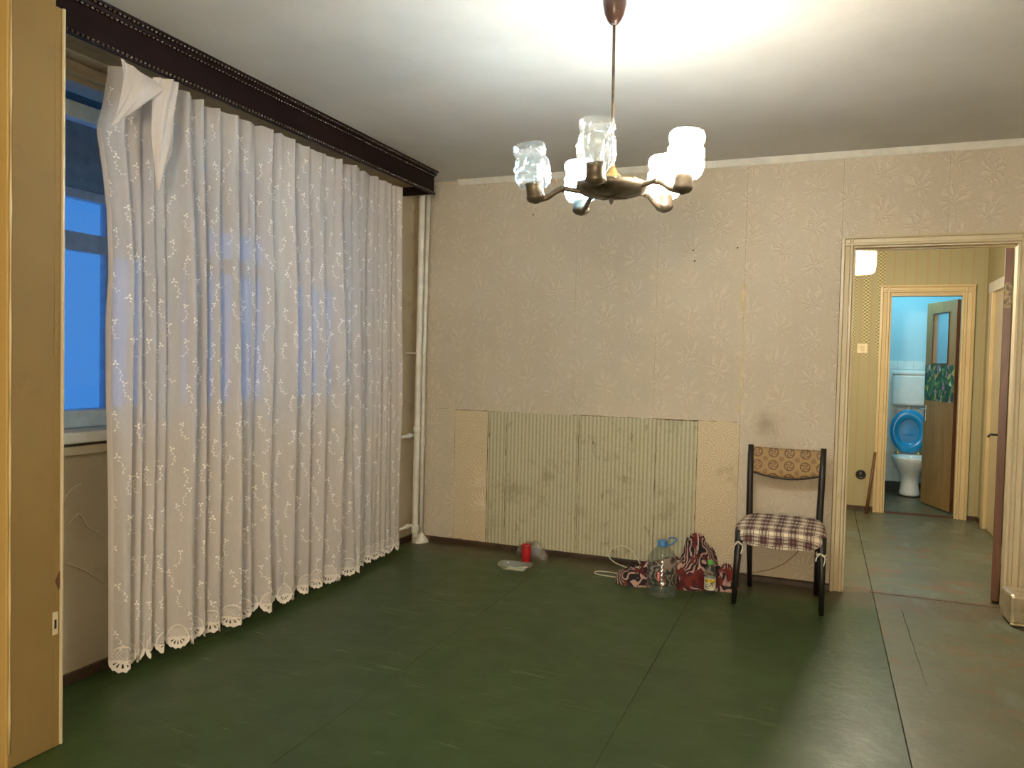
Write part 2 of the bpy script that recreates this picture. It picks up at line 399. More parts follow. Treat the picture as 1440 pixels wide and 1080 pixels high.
# raised leaf motif still stuck on the left cream strip
bm = bmesh.new()
for cz in (.30, .47):
    for k in range(9):
        a = lerp(.25, 2.1, k / 8); L = .10 + .05 * ((k * 7) % 5) / 5
        for off in (-.006, .006):
            pts = [(max(-2.375, -2.140 - L * t * math.sin(a)), YB - .0016, cz - .03 + off * (1 - t) + L * 1.0 * t * math.cos(a) + .03 * t * t) for t in (0, .3, .6, .85, 1)]
            tube(bm, pts, [.0030, .0030, .0026, .0022, .0010], 5)
o = obj('leaf_relief', bm, plain('pale relief', (.66, .56, .40), .6), wb)
bm = bmesh.new()
tube(bm, [(-.4545 + .004 * math.sin(k * 2.3), YB - .0018, 1.0 + .045 * k) for k in range(19)], [.0035 + .0025 * abs(math.sin(k * 1.7)) + (.004 if k > 14 else 0) for k in range(19)], 6)
obj('glue_residue', bm, plain('yellowed glue', (.62, .50, .26), .6), wb)
for x, z in ((-.765, 2.013), (-.754, 1.947), (-1.833, 2.285), (-.50, 2.02)):
    obj('nail_hole', lathe(bmesh.new(), [(.005, 0), (.005, .0015)], 10), M['gap'], wb, loc=(x, YB - .0025, z), rot=(PI / 2, 0, 0))
struct('baseboard_back', prism([(YB - .0165, .0), (YB - .0165, .028), (YB - .010, .036), (YB, .036), (YB, .0)], 0, -2.56, .085), M['skirting'])
struct('trim_1', prism([(YB, 2.512), (YB - .012, 2.516), (YB - .020, 2.530), (YB - .032, 2.545), (YB - .032, H), (YB, H)], 0, -2.39, XR), M['white'], 'thin white moulding where back wall meets ceiling')

# window wall
WY0, WY1, WZ0, WZ1 = 1.86, 4.28, .905, 2.445
wl = struct('wall_left', boxes(((-2.95, YN, 0), (XW, YB, WZ0)), ((-2.95, YN, WZ1), (XW, YB, H)), ((-2.95, YN, WZ0), (XW, WY0, WZ1)), ((-2.95, WY1, WZ0), (XW, YB, WZ1))), M['wall_window'], 'window wall with stained paper below the sill')
# torn pale paper scrapes below the window
bm = bmesh.new()
for pts in (([(2.10, .62), (2.16, .66), (2.20, .60), (2.25, .57)]), ([(2.08, .70), (2.12, .76), (2.17, .78)]), ([(2.10, .48), (2.2, .42), (2.3, .33)])):
    tube(bm, smoothpath([(XW + .001, y, z) for y, z in pts]), .003, 5)
obj('paper_scrape', bm, plain('pale scrape', (.55, .47, .34), .8), wl)
struct('baseboard_left', boxes(((XW, 1.78, 0), (XW + .018, YB - .02, .04))), M['skirting'])
# near wall stub that frames the left side
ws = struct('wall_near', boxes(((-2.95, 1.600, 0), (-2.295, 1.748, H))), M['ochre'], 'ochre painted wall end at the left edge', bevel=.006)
obj('face_panel', boxes(((-2.95, 1.590, 0), (-2.298, 1.601, H))), M['ochre_lit'], ws, bevel=.003)
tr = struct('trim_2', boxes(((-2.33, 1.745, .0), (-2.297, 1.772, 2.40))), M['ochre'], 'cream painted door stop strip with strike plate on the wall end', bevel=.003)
obj('stop_edge', boxes(((-2.33, 1.768, .004), (-2.290, 1.777, 2.40))), M['cream'], tr, bevel=.002)
obj('strike_plate', boxes(((-2.2972, 1.742, .375), (-2.2945, 1.762, .450))), plain('painted strike plate', (.62, .54, .36), .3), tr, bevel=.001)
obj('bolt_slot', boxes(((-2.2950, 1.748, .395), (-2.2940, 1.756, .425))), M['gap'], tr)
bm = prism([(1.752, .552), (1.770, .585), (1.772, .540), (1.764, .520)], 0, -2.2975, -2.2945)
obj('chipped_hollow', bm, plain('bare brown wood', (.10, .04, .015), .8), tr)
bm = bmesh.new()
tube(bm, [(-2.2955, 1.600, .05 + .12 * k) for k in range(21)], [.003 + .0016 * math.sin(k * 1.9) for k in range(21)], 6)
obj('caulk_bead', bm, M['cream2'], ws, True)

# window: frame, sashes, glass, sill
wn = struct('window_1', boxes(((-2.90, WY0, 2.365), (-2.77, WY1, WZ1)), ((-2.90, WY0, WZ0), (-2.77, WY0 + .05, WZ1)), ((-2.90, WY1 - .05, WZ0), (-2.77, WY1, WZ1)), ((-2.90, WY0, WZ0), (-2.77, WY1, .985))), M['cream'], 'wide wooden window behind the lace curtain, blue dusk outside', bevel=.004)
obj('head_rail', boxes(((-2.77, WY0, 2.385), (-2.735, WY1, 2.43))), M['cream'], wn, bevel=.004)
SP = [(WY0 + .055, 2.66), (2.72, 3.46), (3.52, WY1 - .055)]
for a, b in SP:
    sh = obj('sash', boxes(((-2.86, a, .99), (-2.80, b, 1.06)), ((-2.86, a, 2.235), (-2.80, b, 2.30)), ((-2.86, a, .99), (-2.80, a + .06, 2.30)), ((-2.86, b - .06, .99), (-2.80, b, 2.30))), M['frame_dusk'], wn, bevel=.004)
    obj('pane', boxes(((-2.832, a + .055, 1.055), (-2.828, b - .055, 2.24))), clear('window glass %.1f' % a, (.93, .96, 1), .02, .02), sh)
obj('mullion', boxes(((-2.88, 2.665, .985), (-2.80, 2.715, 2.365))), M['frame_dusk'], wn, bevel=.004)
obj('mullion', boxes(((-2.88, 3.465, .985), (-2.80, 3.515, 2.365))), M['frame_dusk'], wn, bevel=.004)
sl = obj('window_sill', boxes(((-2.80, WY0 - .06, .945), (-2.655, WY1 + .06, .988))), M['white'], wn, bevel=.005)
obj('sill_apron', boxes(((-2.70, WY0 - .06, .898), (-2.675, WY1 + .06, .932))), M['cream'], wn, bevel=.004)
# glazed balcony outside
XO = -3.72
struct('wall_balcony', boxes(((XO - .12, .6, -.1), (XO, 7.0, .93)), ((XO - .12, .6, 2.17), (XO, 7.0, 2.70)), ((XO, .5, -.1), (-2.95, .6, 2.7)), ((XO, 6.9, -.1), (-2.95, 7.0, 2.7)), ((XO - .12, .5, 2.62), (-2.95, 7.0, 2.75)), ((XO - .12, .5, -.15), (-2.95, 7.0, -.02))), plain('dusk lit balcony plaster', (.25, .40, .52), .8))  # plaster colour carries the blue of the dusk sky light
wo = struct('window_2', boxes(((XO - .07, .6, 0.93), (XO - .01, 7.0, .985)), ((XO - .07, .6, 2.12), (XO - .01, 7.0, 2.17)), ((XO - .07, .6, 1.84), (XO - .01, 7.0, 1.94))), M['frame_dusk'], 'balcony glazing beyond the room window', bevel=.004)
yy = .96 - .73; bay = 0
while yy < 6.8:
    y_a = max(.62, yy)
    obj('glazing_post', boxes(((XO - .065, y_a, .93), (XO - .015, y_a + .05, 2.17))), M['frame_dusk'], wo, bevel=.004)
    obj('pane', boxes(((XO - .042, y_a + .05, .985), (XO - .038, yy + .73, 1.84))), clear('balcony glass %.2f' % yy, (.95, .97, 1), .02, .02), wo)
    if bay % 2: obj('pane', boxes(((XO - .042, y_a + .05, 1.94), (XO - .038, yy + .73, 2.12))), clear('balcony glass top %.2f' % yy, (.95, .97, 1), .02, .02), wo)
    else: obj('vent_panel', boxes(((XO - .048, y_a + .05, 1.93), (XO - .036, yy + .73, 2.13))), M['frame_dusk'], wo, bevel=.003)
    yy += .73; bay += 1

# doorway to the hall
dr = struct('door_1', boxes(((DX0 - .02, YB + .001, 0), (DX0 + .0, YB + .119, DZ)), ((DX1, YB + .001, 0), (DX1 + .02, YB + .119, DZ)), ((DX0 - .02, YB + .001, DZ), (DX1 + .02, YB + .119, DZ + .02))), M['cream'], 'cream painted doorway to the hall with brown door swung open')
def casing_v(x0, x1, z1, y, s):
    """moulded upright: outer raised fillet, flat, inner bead (s = +1 outer side on the left)"""
    w = x1 - x0
    q = [(0, 0), (0, .030), (.20, .032), (.27, .016), (.58, .014), (.64, .025), (.80, .025), (.88, .010), (1, .009), (1, 0)]
    poly = [((x0 + t * w if s > 0 else x1 - t * w), y - d) for t, d in q]
    return prism(poly, 2, 0, z1)
obj('casing', casing_v(.085, DX0 + .008, 2.055, YB, 1), M['cream'], dr)
obj('casing', casing_v(DX1 - .008, 1.040, 2.055, YB, -1), M['cream'], dr)
q = [(0, 0), (0, .032), (.20, .034), (.27, .018), (.58, .016), (.64, .027), (.80, .027), (.88, .012), (1, .011), (1, 0)]
obj('casing_head', prism([(YB - d, 2.062 - t * .065) for t, d in q], 0, .083, 1.042), M['cream'], dr)
obj('door_stop', boxes(((DX0, YB + .07, 0), (DX0 + .012, YB + .11, DZ - .012))), M['cream'], dr)
obj('door_stop', boxes(((DX0, YB + .07, DZ - .012), (DX1, YB + .11, DZ))), M['cream'], dr)
obj('threshold_strip', boxes(((DX0 + .15, 4.912, 0), (DX1, 4.928, .003))), plain('worn brown threshold', (.10, .06, .03), .6), dr)
M['brown_door'] = mat_wood('red brown varnished door', (.085, .026, .010), (.16, .055, .02), (1, 1, .08), .35, 14)
lf = obj('door_leaf', boxes(((0, 0, .012), (.040, .79, 1.992))), M['brown_door'], dr, loc=(.925, 5.0, 0), rot=(0, 0, -math.atan(.205)), bevel=.002)
hb = boxes(((.003, -.0015, 1.66), (.037, .001, 1.80)))
hg = obj('hinge_scar', hb, plain('scraped paint around hinge', (.30, .24, .15), .8, var=.6, vs=40), lf)
for z in (.28, 1.73):
    obj('hinge', tube(bmesh.new(), [(.046, -.004, z - .05), (.046, -.004, z + .05)], .007, 10), plain('hinge steel', (.55, .48, .34), .4, .5), lf)
bm = bmesh.new(); tube(bm, smoothpath([(.0, .72, .90), (-.045, .72, .90), (-.055, .71, .90), (-.06, .60, .895)]), .007, 8)
obj('lever_handle', bm, plain('dark iron', (.02, .018, .015), .4, .6), lf, True)

# ------------------------------------------------------------------ hall
YH, XH = 7.70, 1.30
TX0, TX1, TZ = .553, 1.128, 1.960
wh = struct('wall_hall_back', boxes(((-.95, YH, 0), (TX0 - .02, YH + .12, H)), ((TX1 + .02, YH, 0), (1.75, YH + .12, H)), ((TX0 - .02, YH, TZ + .02), (TX1 + .02, YH + .12, H))), M['hall_x'], 'hall wall with gold and green striped wallpaper')
struct('wall_hall_right', boxes(((XH, YB + .12, 0), (XH + .12, YH, H))), M['hall_y'])
struct('wall_hall_left', boxes(((-.95, YB + .12, 0), (-.90, YH, H))), M['hall_y'])
struct('baseboard_hall', boxes(((-.90, YH - .015, 0), (.483, YH, .045)), ((1.214, YH - .014, 0), (XH, YH, .035)), ((XH - .014, 7.42, 0), (XH, YH - .014, .035))), M['skirting'])
d2 = struct('door_2', boxes(((TX0 - .02, YH + .001, 0), (TX0, YH + .119, TZ)), ((TX1, YH + .001, 0), (TX1 + .02, YH + .119, TZ)), ((TX0 - .02, YH + .001, TZ), (TX1 + .02, YH + .119, TZ + .02))), M['cream2'], 'toilet doorway at the end of the hall')
obj('casing', casing_v(.470, TX0 + .01, 2.048, YH, 1), M['cream2'], d2)
obj('casing', casing_v(TX1 - .01, 1.213, 2.048, YH, -1), M['cream2'], d2)
obj('casing_head', prism([(YH - d, 2.053 - t * .075) for t, d in q], 0, .468, 1.215), M['cream2'], d2)
obj('threshold_strip', boxes(((TX0, YH + .0, 0), (TX1, YH + .03, .012))), plain('red brown threshold', (.07, .022, .012), .5), d2)
# toilet door leaf, local x along the leaf, y its thickness
M['tan_door'] = mat_wood('tan veneer door', (.27, .155, .045), (.36, .215, .07), (1, 1, .1), .3, 16)
LW = .552
ang = math.atan2(.945, -.327)
def poly_leaf():
    return boxes(((0, -.042, .012), (.13, 0, 1.945)), ((LW - .135, -.042, .012), (LW, 0, 1.945)), ((.13, -.042, 1.835), (LW - .135, 0, 1.945)), ((.13, -.042, .012), (LW - .135, 0, 1.365)))
tl = obj('door_leaf', poly_leaf(), M['tan_door'], d2, loc=(1.115, 7.93, 0), rot=(0, 0, ang), bevel=.0015)
obj('hinge_edge', boxes(((-.004, -.0425, .012), (.0, .0005, 1.945))), M['brown_door'], tl)
M['frosted'] = clear('toilet door glass', (.75, .93, 1), .22, .12, 60, .25, .25)
obj('pane', boxes(((.128, -.024, 1.363), (LW - .133, -.019, 1.837))), M['frosted'], tl)
for k, (lo, hi) in enumerate((((.124, .0, 1.357), (.134, .006, 1.843)), ((LW - .139, .0, 1.357), (LW - .129, .006, 1.843)), ((.134, .0, 1.357), (LW - .139, .006, 1.366)), ((.134, .0, 1.834), (LW - .139, .006, 1.843)))):
    obj('glazing_bead', boxes((lo, hi)), plain('dark bead strip %d' % k, (.07, .035, .015), .4), tl)
def mat_floral():
    m, nt, b = newmat('floral sticker print')
    p = oco(nt)
    vo = nd(nt, 'ShaderNodeTexVoronoi', {'Vector': scalev(nt, p, (1, 0, .75)), 'Scale': 26.0}, feature='F1')
    cr = nd(nt, 'ShaderNodeValToRGB', {0: sep(nt, vo.outputs['Color'])[0]})
    e = cr.color_ramp; e.interpolation = 'CONSTANT'
    cols = [(0, (.03, .09, .04)), (.3, (.08, .2, .06)), (.48, (.16, .34, .12)), (.62, (.03, .07, .045)), (.72, (.55, .55, .10)), (.80, (.42, .25, .38)), (.88, (.60, .33, .12)), (.94, (.78, .80, .68))]
    e.elements[0].position = 0; e.elements[0].color = cols[0][1] + (1,)
    e.elements[1].position = cols[1][0]; e.elements[1].color = cols[1][1] + (1,)
    for ps, c in cols[2:]:
        x = e.elements.new(ps); x.color = c + (1,)
    leaf = noi(nt, scalev(nt, p, (60, 1, 28)), 1.0, 3, .6, 2.0)
    c = mix(nt, step(nt, leaf, .42, .62), cr.outputs[0], (.02, .06, .03))
    setin(nt, b, 'Base Color', c); b.inputs['Roughness'].default_value = .3
    return m
obj('floral_sticker', boxes(((.006, .0, 1.010), (LW - .006, .0015, 1.352))), mat_floral(), tl)
chrome = plain('dull chrome', (.62, .62, .60), .25, .9)
obj('handle_plate', boxes(((LW - .055, .0, .80), (LW - .02, .006, .96))), chrome, tl, bevel=.002)
bm = bmesh.new(); tube(bm, smoothpath([(LW - .037, .005, .925), (LW - .037, .045, .925), (LW - .05, .05, .925), (LW - .12, .05, .92)]), .006, 8)
bm2 = bmesh.new(); tube(bm2, smoothpath([(LW - .037, -.045, .925), (LW - .037, -.085, .925), (LW - .05, -.09, .925), (LW - .12, -.09, .92)]), .006, 8)
obj('lever_handle', bm, chrome, tl, True); obj('lever_handle', bm2, chrome, tl, True)
# cream side door on the right hall wall
d3 = struct('door_3', boxes(((XH - .004, 6.62, .01), (XH + .0, 7.32, 1.96))), M['cream2'], 'cream side door at the right of the hall')
obj('casing', boxes(((XH - .03, 7.31, 0), (XH, 7.42, 2.03))), M['cream2'], d3, bevel=.004)
obj('casing', boxes(((XH - .03, 6.52, 0), (XH, 6.63, 2.03))), M['cream2'], d3, bevel=.004)
obj('casing_head', boxes(((XH - .034, 6.52, 1.95), (XH, 7.42, 2.035))), M['white'], d3, bevel=.004)

# ------------------------------------------------------------------ toilet room shell
struct('wall_toilet_back', boxes(((.35, 9.16, 0), (1.65, 9.28, H))), M['toilet_wall'], 'pale blue toilet wall')
struct('wall_toilet_left', boxes(((.35, YH + .12, 0), (.45, 9.16, H))), M['toilet_wall'])
struct('wall_toilet_right', boxes(((1.55, YH + .12, 0), (1.65, 9.16, H))), M['toilet_wall'])
M['tile'] = plain('white wall tile', (.60, .72, .72), .25, var=.05)
wt = struct('trim_3', boxes(((.45, 9.152, .10), (1.55, 9.16, 1.392))), plain('pale grout', (.45, .55, .55), .8), 'white tiled lower part of the toilet wall')
for i in range(8):
    for j in range(9):
        obj('tile', boxes(((.452 + i * .15, 9.146, .105 + j * .15), (min(1.55, .598 + i * .15), 9.1525, min(1.39, .251 + j * .15)))), M['tile'], wt)
struct('trim_4', boxes(((.45, 9.10, 0), (1.55, 9.16, .10))), plain('dirty dark kerb', (.03, .032, .028), .7, var=.6, vs=8))

# ================================================================== pelmet
pm = tag(empty('curtain_pelmet', (-2.437, 4.58, 2.393)), 'dark brown wooden pelmet with beaded edges above the lace curtain', 'pelmet')
PL = 4.58 - 1.78
def pb(*bs): return boxes(*bs)
obj('front_board', pb(((-.018, -PL, .004), (0, 0, .157))), M['pelmet'], pm, bevel=.002)
obj('end_board', pb(((-.262, -.018, .004), (-.018, 0, .157))), M['pelmet'], pm, bevel=.002)
obj('top_moulding', prism([(0, .128), (.006, .130), (.010, .140), (.022, .150), (.024, .157), (0, .157)], 1, -PL, .018), M['pelmet'], pm)
obj('end_moulding', prism([(0, .128), (.006, .130), (.010, .140), (.016, .150), (.018, .157), (0, .157)], 0, -.262, .002), M['pelmet'], pm)
obj('bottom_moulding', prism([(0, .0), (.006, .001), (.008, .010), (.006, .018), (0, .02)], 1, -PL, 0), M['pelmet'], pm)
obj('inner_shelf', pb(((-.262, -PL, .060), (-.018, -.018, .072))), plain('raw tan board', (.34, .25, .13), .7), pm)
obj('curtain_rail', pb(((-.085, -PL + .02, .034), (-.070, -.05, .060))), plain('grey rail', (.45, .43, .40), .4, .5), pm, bevel=.002)
def bead_row(z, y_off):
    bm = bmesh.new(); k = 0; y = -PL + .02
    while y < -.01:
        bmesh.ops.create_icosphere(bm, subdivisions=2, radius=.0072, matrix=Matrix.Translation((.0075 + y_off, y, z)))
        y += .0205
    o = obj('bead_trim', bm, M['bead'], pm, True); o['kind'] = 'stuff'
bead_row(.010, .0035); bead_row(.122, .0); bead_row(.142, .014)

# ================================================================== curtain
def mat_lace(name, col, tr, tl):
    m, nt, b = newmat(name); nt.nodes.remove(b); out = nt.nodes['Material Output']
    x, y, z = sep(nt, oco(nt))
    weave = noi(nt, scalev(nt, oco(nt), (1, 260, 30)), 1.0, 2)
    c = mix(nt, step(nt, noi(nt, scalev(nt, oco(nt), (3, 14, .8)), 1.0, 3), .3, .7), tuple(v * .93 for v in col), col)
    df = nd(nt, 'ShaderNodeBsdfDiffuse', {0: c}); tn = nd(nt, 'ShaderNodeBsdfTranslucent', {0: c}); tp = nd(nt, 'ShaderNodeBsdfTransparent')
    a = nd(nt, 'ShaderNodeMixShader', {0: tl, 1: df.outputs[0], 2: tn.outputs[0]})
    f = ma(nt, 'ADD', tr - .08, ma(nt, 'MULTIPLY', weave, .16))
    r = nd(nt, 'ShaderNodeMixShader', {0: f, 1: a.outputs[0], 2: tp.outputs[0]})
    nt.links.new(r.outputs[0], out.inputs[0]); return m
M['voile'] = mat_lace('sheer voile', (.75, .70, .665), .28, .24)
M['voile2'] = mat_lace('doubled voile', (.80, .73, .68), .07, .30)
M['lace'] = plain('lace cloth', (.76, .70, .63), .6, var=.06)
M['thread'] = plain('white embroidery thread', (.90, .87, .82), .35, var=.05)
CO = Vector((-2.52, 3.25, .02))
ct = tag(empty('lace_curtain', CO), 'sheer white embroidered lace curtain with scalloped hem hanging below the dark pelmet', 'curtain')
EDG = [2.139, 2.248, 2.300, 2.364, 2.424, 2.554, 2.640, 2.725, 2.836, 2.960, 3.058, 3.230, 3.380, 3.495, 3.629, 3.839, 3.94, 4.028, 4.130, 4.224, 4.365]
AMP = [.035, .020, .024, .022, .055, .032, .035, .050, .030, .048, .055, .040, .045, .060, .050, .018, .014, .018, .016, .014]
LEFT = [(.05, 2.170), (.09, 2.170), (.743, 2.155), (1.126, 2.146), (1.424, 2.144), (1.614, 2.158), (1.828, 2.150), (1.983, 2.130), (2.134, 2.100), (2.248, 2.131), (2.382, 2.152)]
Y0, Y1 = 2.150, 4.362
ZT = 2.402
def fold(s, z):
    t = (ZT - z) / 2.35
    yq = s + .012 * math.sin(z * 1.7 + s * 9) * ss(0, .4, t)
    i = 0
    while i < len(EDG) - 2 and yq >= EDG[i + 1]: i += 1
    p = min(1, max(0, (yq - EDG[i]) / (EDG[i + 1] - EDG[i])))
    v = ss(0, .78, p) if p < .78 else 1 - ss(.78, 1, p)
    a = 1.75 * AMP[i] * (.55 + .45 * ss(0, .5, t)) * (1 + .12 * math.sin(z * 2.1 + i))
    wv = .006 * math.sin(s * 61 + 1.3 * math.sin(z * 1.1)) + .004 * math.sin(s * 113 + z)
    top = (1 - ss(0, .12, t)) * .006 * math.sin(s * 2 * PI / .061 + 4 * math.sin(s * 7))
    return -.06 + a * v + wv + top + .006 * mnoise.noise((s * 5, z * 1.5, 2))
def P(s, z):
    """a point of the cloth: s runs along the rail, z is height"""
    k = max(0, 1 - (s - Y0) / .16)
    dy = (interp(LEFT, z) - Y0 + .004) * k
    kr = max(0, 1 - (Y1 - s) / .15)
    dyr = .035 * ss(2.2, .1, z) * kr
    sag = .012 * abs(math.sin(s * PI / .13)) * ss(2.2, ZT, z)
    return Vector((-2.505 + fold(s, z) + .012, s + dy + dyr, z - sag))
def Pn(s, z, off):
    a = P(s + .002, z) - P(s - .002, z); b = P(s, z + .004) - P(s, z - .004)
    n = a.cross(b).normalized()
    if n.x < 0: n = -n
    return P(s, z) + n * off
ZH = .092
NU, NV = 520, 74
bm = bmesh.new()
grid(bm, lambda u, v: P(lerp(Y0, Y1, u), lerp(ZH, ZT, v)) - CO, NU, NV)
obj('cloth', bm, M['voile'], ct, True)
# arc length along the cloth, so that embroidery keeps its size on the folds
arc = [(0.0, Y0)]; prev = P(Y0, 1.0); L = 0
for i in range(1, 901):
    s = lerp(Y0, Y1, i / 900); q_ = P(s, 1.0); L += (q_ - prev).length; prev = q_; arc.append((L, s))
ai = [a for a, _ in arc]
import bisect
def s_of(u):
    u = min(max(u, 0), L); j = min(len(arc) - 1, max(1, bisect.bisect(ai, u)))
    (a, p), (b, q_) = arc[j - 1], arc[j]
    return p + (q_ - p) * (u - a) / max(1e-9, b - a)
def leaf(bm, u, z, ang, ln, wd):
    c, s_ = math.cos(ang), math.sin(ang)
    pts = [(0, 0), (.5 * ln, wd), (ln, 0), (.5 * ln, -wd)]
    vs = []
    for a, b in pts:
        uu, zz = u + a * c - b * s_, z + a * s_ + b * c
        vs.append(bm.verts.new(Pn(s_of(uu), min(zz, ZT - .02), .0022) - CO))
    try: bm.faces.new(vs)
    except ValueError: pass
rs = random.Random(11)
bm = bmesh.new()
row = 0; z = .20
while z < 2.33:
    u = .03 + (.058 if row % 2 else 0)
    while u < L - .02:
        uu, zz = u + rs.uniform(-.022, .022), z + rs.uniform(-.020, .020)
        t0 = rs.uniform(0, 6.28); kf = .85 + .3 * rs.random()
        for k in range(3): leaf(bm, uu, zz, t0 + k * 2.094, .0138 * kf, .0038)
        d = rs.choice((-1, 1)); a = rs.uniform(3.6, 4.6)
        x_, z_ = uu, zz - .012
        for k in range(6):
            leaf(bm, x_, z_, math.atan2(math.sin(a), math.cos(a) * d), .0125, .0009)
            x_ += .0105 * math.cos(a) * d; z_ += .0105 * math.sin(a); a += .28
            leaf(bm, x_, z_, a + (.9 if k % 2 else -.9), .0095, .0022)
        u += .117
    z += .088; row += 1
o = obj('embroidery', bm, M['thread'], ct); o['kind'] = 'stuff'
# scalloped lace hem with open eyelets
def quadstrip(bm, pa, pb_, off=.0015):
    A = [bm.verts.new(Pn(s_of(u), z, off) - CO) for u, z in pa]; B = [bm.verts.new(Pn(s_of(u), z, off) - CO) for u, z in pb_]
    for i in range(len(A) - 1): bm.faces.new((A[i], A[i + 1], B[i + 1], B[i]))
bm = bmesh.new(); SW = .098; ns = int(L / SW); SW = L / ns
for i in range(ns):
    uc = (i + .5) * SW
    an = [PI + PI * k / 14 for k in range(15)]
    def el(a_, b_, dz=0): return [(uc + a_ * math.cos(t), ZH + dz + b_ * math.sin(t)) for t in an]
    outer = [(uc + (SW * .5) * math.cos(t), ZH + (.047 + .0035 * math.cos(14 * t)) * math.sin(t)) for t in an]
    quadstrip(bm, outer, el(SW * .5 - .017, .030))
    quadstrip(bm, el(.020, .013), el(.004, .001))
    for k in range(6):
        t = PI + PI * (k + .5) / 6; w_ = .30
        p = [(uc + SW * .35 * math.cos(t - w_ * .5), ZH + .032 * math.sin(t - w_ * .5)), (uc + SW * .35 * math.cos(t + w_ * .5), ZH + .032 * math.sin(t + w_ * .5))]
        r_ = [(uc + .019 * math.cos(t - .2), ZH + .0125 * math.sin(t - .2)), (uc + .019 * math.cos(t + .2), ZH + .0125 * math.sin(t + .2))]
        quadstrip(bm, p, r_)
    arcp = [PI * k / 10 for k in range(11)]
    quadstrip(bm, [(uc + SW * .46 * math.cos(t), ZH + .058 * math.sin(t)) for t in arcp], [(uc + SW * .42 * math.cos(t), ZH + .052 * math.sin(t)) for t in arcp])
    for k in range(-3, 4):                                   # net inside the fan
        for sg in (-1, 1):
            u0, u1 = uc + k * .011 - sg * .012, uc + k * .011 + sg * .012
            quadstrip(bm, [(u0, ZH + .004), (u1, ZH + .040)], [(u0 + .0022, ZH + .004), (u1 + .0022, ZH + .040)])
    quadstrip(bm, [(uc - SW * .5, ZH - .002), (uc, ZH - .003), (uc + SW * .5, ZH - .002)], [(uc - SW * .5, ZH + .005), (uc, ZH + .004), (uc + SW * .5, ZH + .005)])
o = obj('lace_hem', bm, M['lace'], ct); o['label'] = 'white scalloped lace hem with open eyelets'
bm = bmesh.new()
n = 60
A = [Pn(s_of(.002), lerp(.10, 2.14, k / n), .003) - CO for k in range(n + 1)]; B = [Pn(s_of(.022), lerp(.10, 2.14, k / n), .003) - CO for k in range(n + 1)]
V1 = [bm.verts.new(p) for p in A]; V2 = [bm.verts.new(p) for p in B]
for k in range(n): bm.faces.new((V1[k], V1[k + 1], V2[k + 1], V2[k]))
obj('side_hem', bm, M['voile2'], ct, True)
# the corner that has come off the rail and folded over
FA = [(2.118, 2.385), (2.105, 2.30), (2.088, 2.20), (2.066, 2.119)]
def rail(a, b, t): return (lerp(a[0], b[0], t), lerp(a[1], b[1], t))
def flap1(u, v):      # u from the outer edge to the gather, v from top to lower edge
    top = rail((2.125, 2.392), (2.285, 2.352), u); low = rail((2.066, 2.117), (2.268, 2.292), u)
    y_, z_ = rail(top, low, v)
    x_ = -2.452 + .030 * math.sin(PI * v * .9) + .0045 * math.sin(u * 19 + v * 9 + 2 * math.sin(u * 5)) * (1 - u * .4) + .018 * u * (1 - v)
    return Vector((x_, y_ + .01 * math.sin(PI * v), z_)) - CO
bm = bmesh.new(); grid(bm, flap1, 44, 20); obj('folded_corner', bm, M['voile2'], ct, True)
def flap2(u, v):
    l_ = [(0, 2.268, 2.372), (.25, 2.262, 2.270), (.55, 2.272, 2.165), (1, 2.300, 1.945)]; r_ = [(0, 2.392, 2.392), (.35, 2.386, 2.28), (.62, 2.372, 2.115), (1, 2.302, 1.943)]
    f_ = lambda T, k, t: interp([(q_[0], q_[k]) for q_ in T], t)
    y_, z_ = lerp(f_(l_, 1, v), f_(r_, 1, v), u), lerp(f_(l_, 2, v), f_(r_, 2, v), u)
    x_ = -2.448 + .030 * math.sin(PI * u) * (1 - .5 * v) + .010 * math.sin(u * 15 + v * 7) * (1 - v) - .01 * v
    return Vector((x_, y_, z_)) - CO
bm = bmesh.new(); grid(bm, flap2, 30, 36); obj('folded_corner', bm, M['voile2'], ct, True)

# ================================================================== heating pipes in the corner
M['pipe'] = plain('white painted pipe', (.62, .60, .52), .35, var=.08)
pp = tag(empty('heating_pipe', (-2.60, 4.705, 0)), 'thicker white heating pipe in the corner beside the curtain, with bent foot', 'pipe')
bm = bmesh.new(); tube(bm, smoothpath([(-.03, .05, -.004), (-.012, .02, .05), (0, 0, .11), (0, 0, .6), (.004, 0, 1.5), (.006, 0, 2.545)], 5), .0215, 16); obj('riser', bm, M['pipe'], pp, True)
for z, h_ in ((.08, .05), (.79, .034)): obj('coupling', lathe(bmesh.new(), [(.026, -h_ / 2), (.0275, -h_ / 2 + .004), (.0275, h_ / 2 - .004), (.026, h_ / 2)], 18), M['pipe'], pp, True, loc=(0, 0, z + .03 if z < .2 else z + .02))
for z in (.135, .765):
    bm = bmesh.new(); tube(bm, [(0, .0, z), (-.03, -.02, z), (-.052, -.30, z - .01)], .011, 10); obj('branch_pipe', bm, M['pipe'], pp, True)
    obj('valve', lathe(bmesh.new(), [(.012, -.02), (.017, -.015), (.017, .015), (.012, .02)], 12), M['pipe'], pp, True, loc=(-.031, -.055, z), rot=(PI / 2, 0, 0))
obj('bracket', boxes(((-.10, -.012, 1.330), (.045, .016, 1.344))), M['pipe'], pp, bevel=.003)
p2 = tag(empty('heating_pipe', (-2.597, 4.765, 0)), 'thinner white pipe standing between the thick corner pipe and the wallpaper', 'pipe')
bm = bmesh.new(); tube(bm, [(.000, .02, .02), (.002, .01, .70), (.008, 0, 1.4), (.022, 0, 2.545)], .0145, 14); obj('riser', bm, M['pipe'], p2, True)
obj('coupling', lathe(bmesh.new(), [(.018, -.03), (.0185, 0), (.018, .03)], 14), M['pipe'], p2, True, loc=(.004, .01, .72))
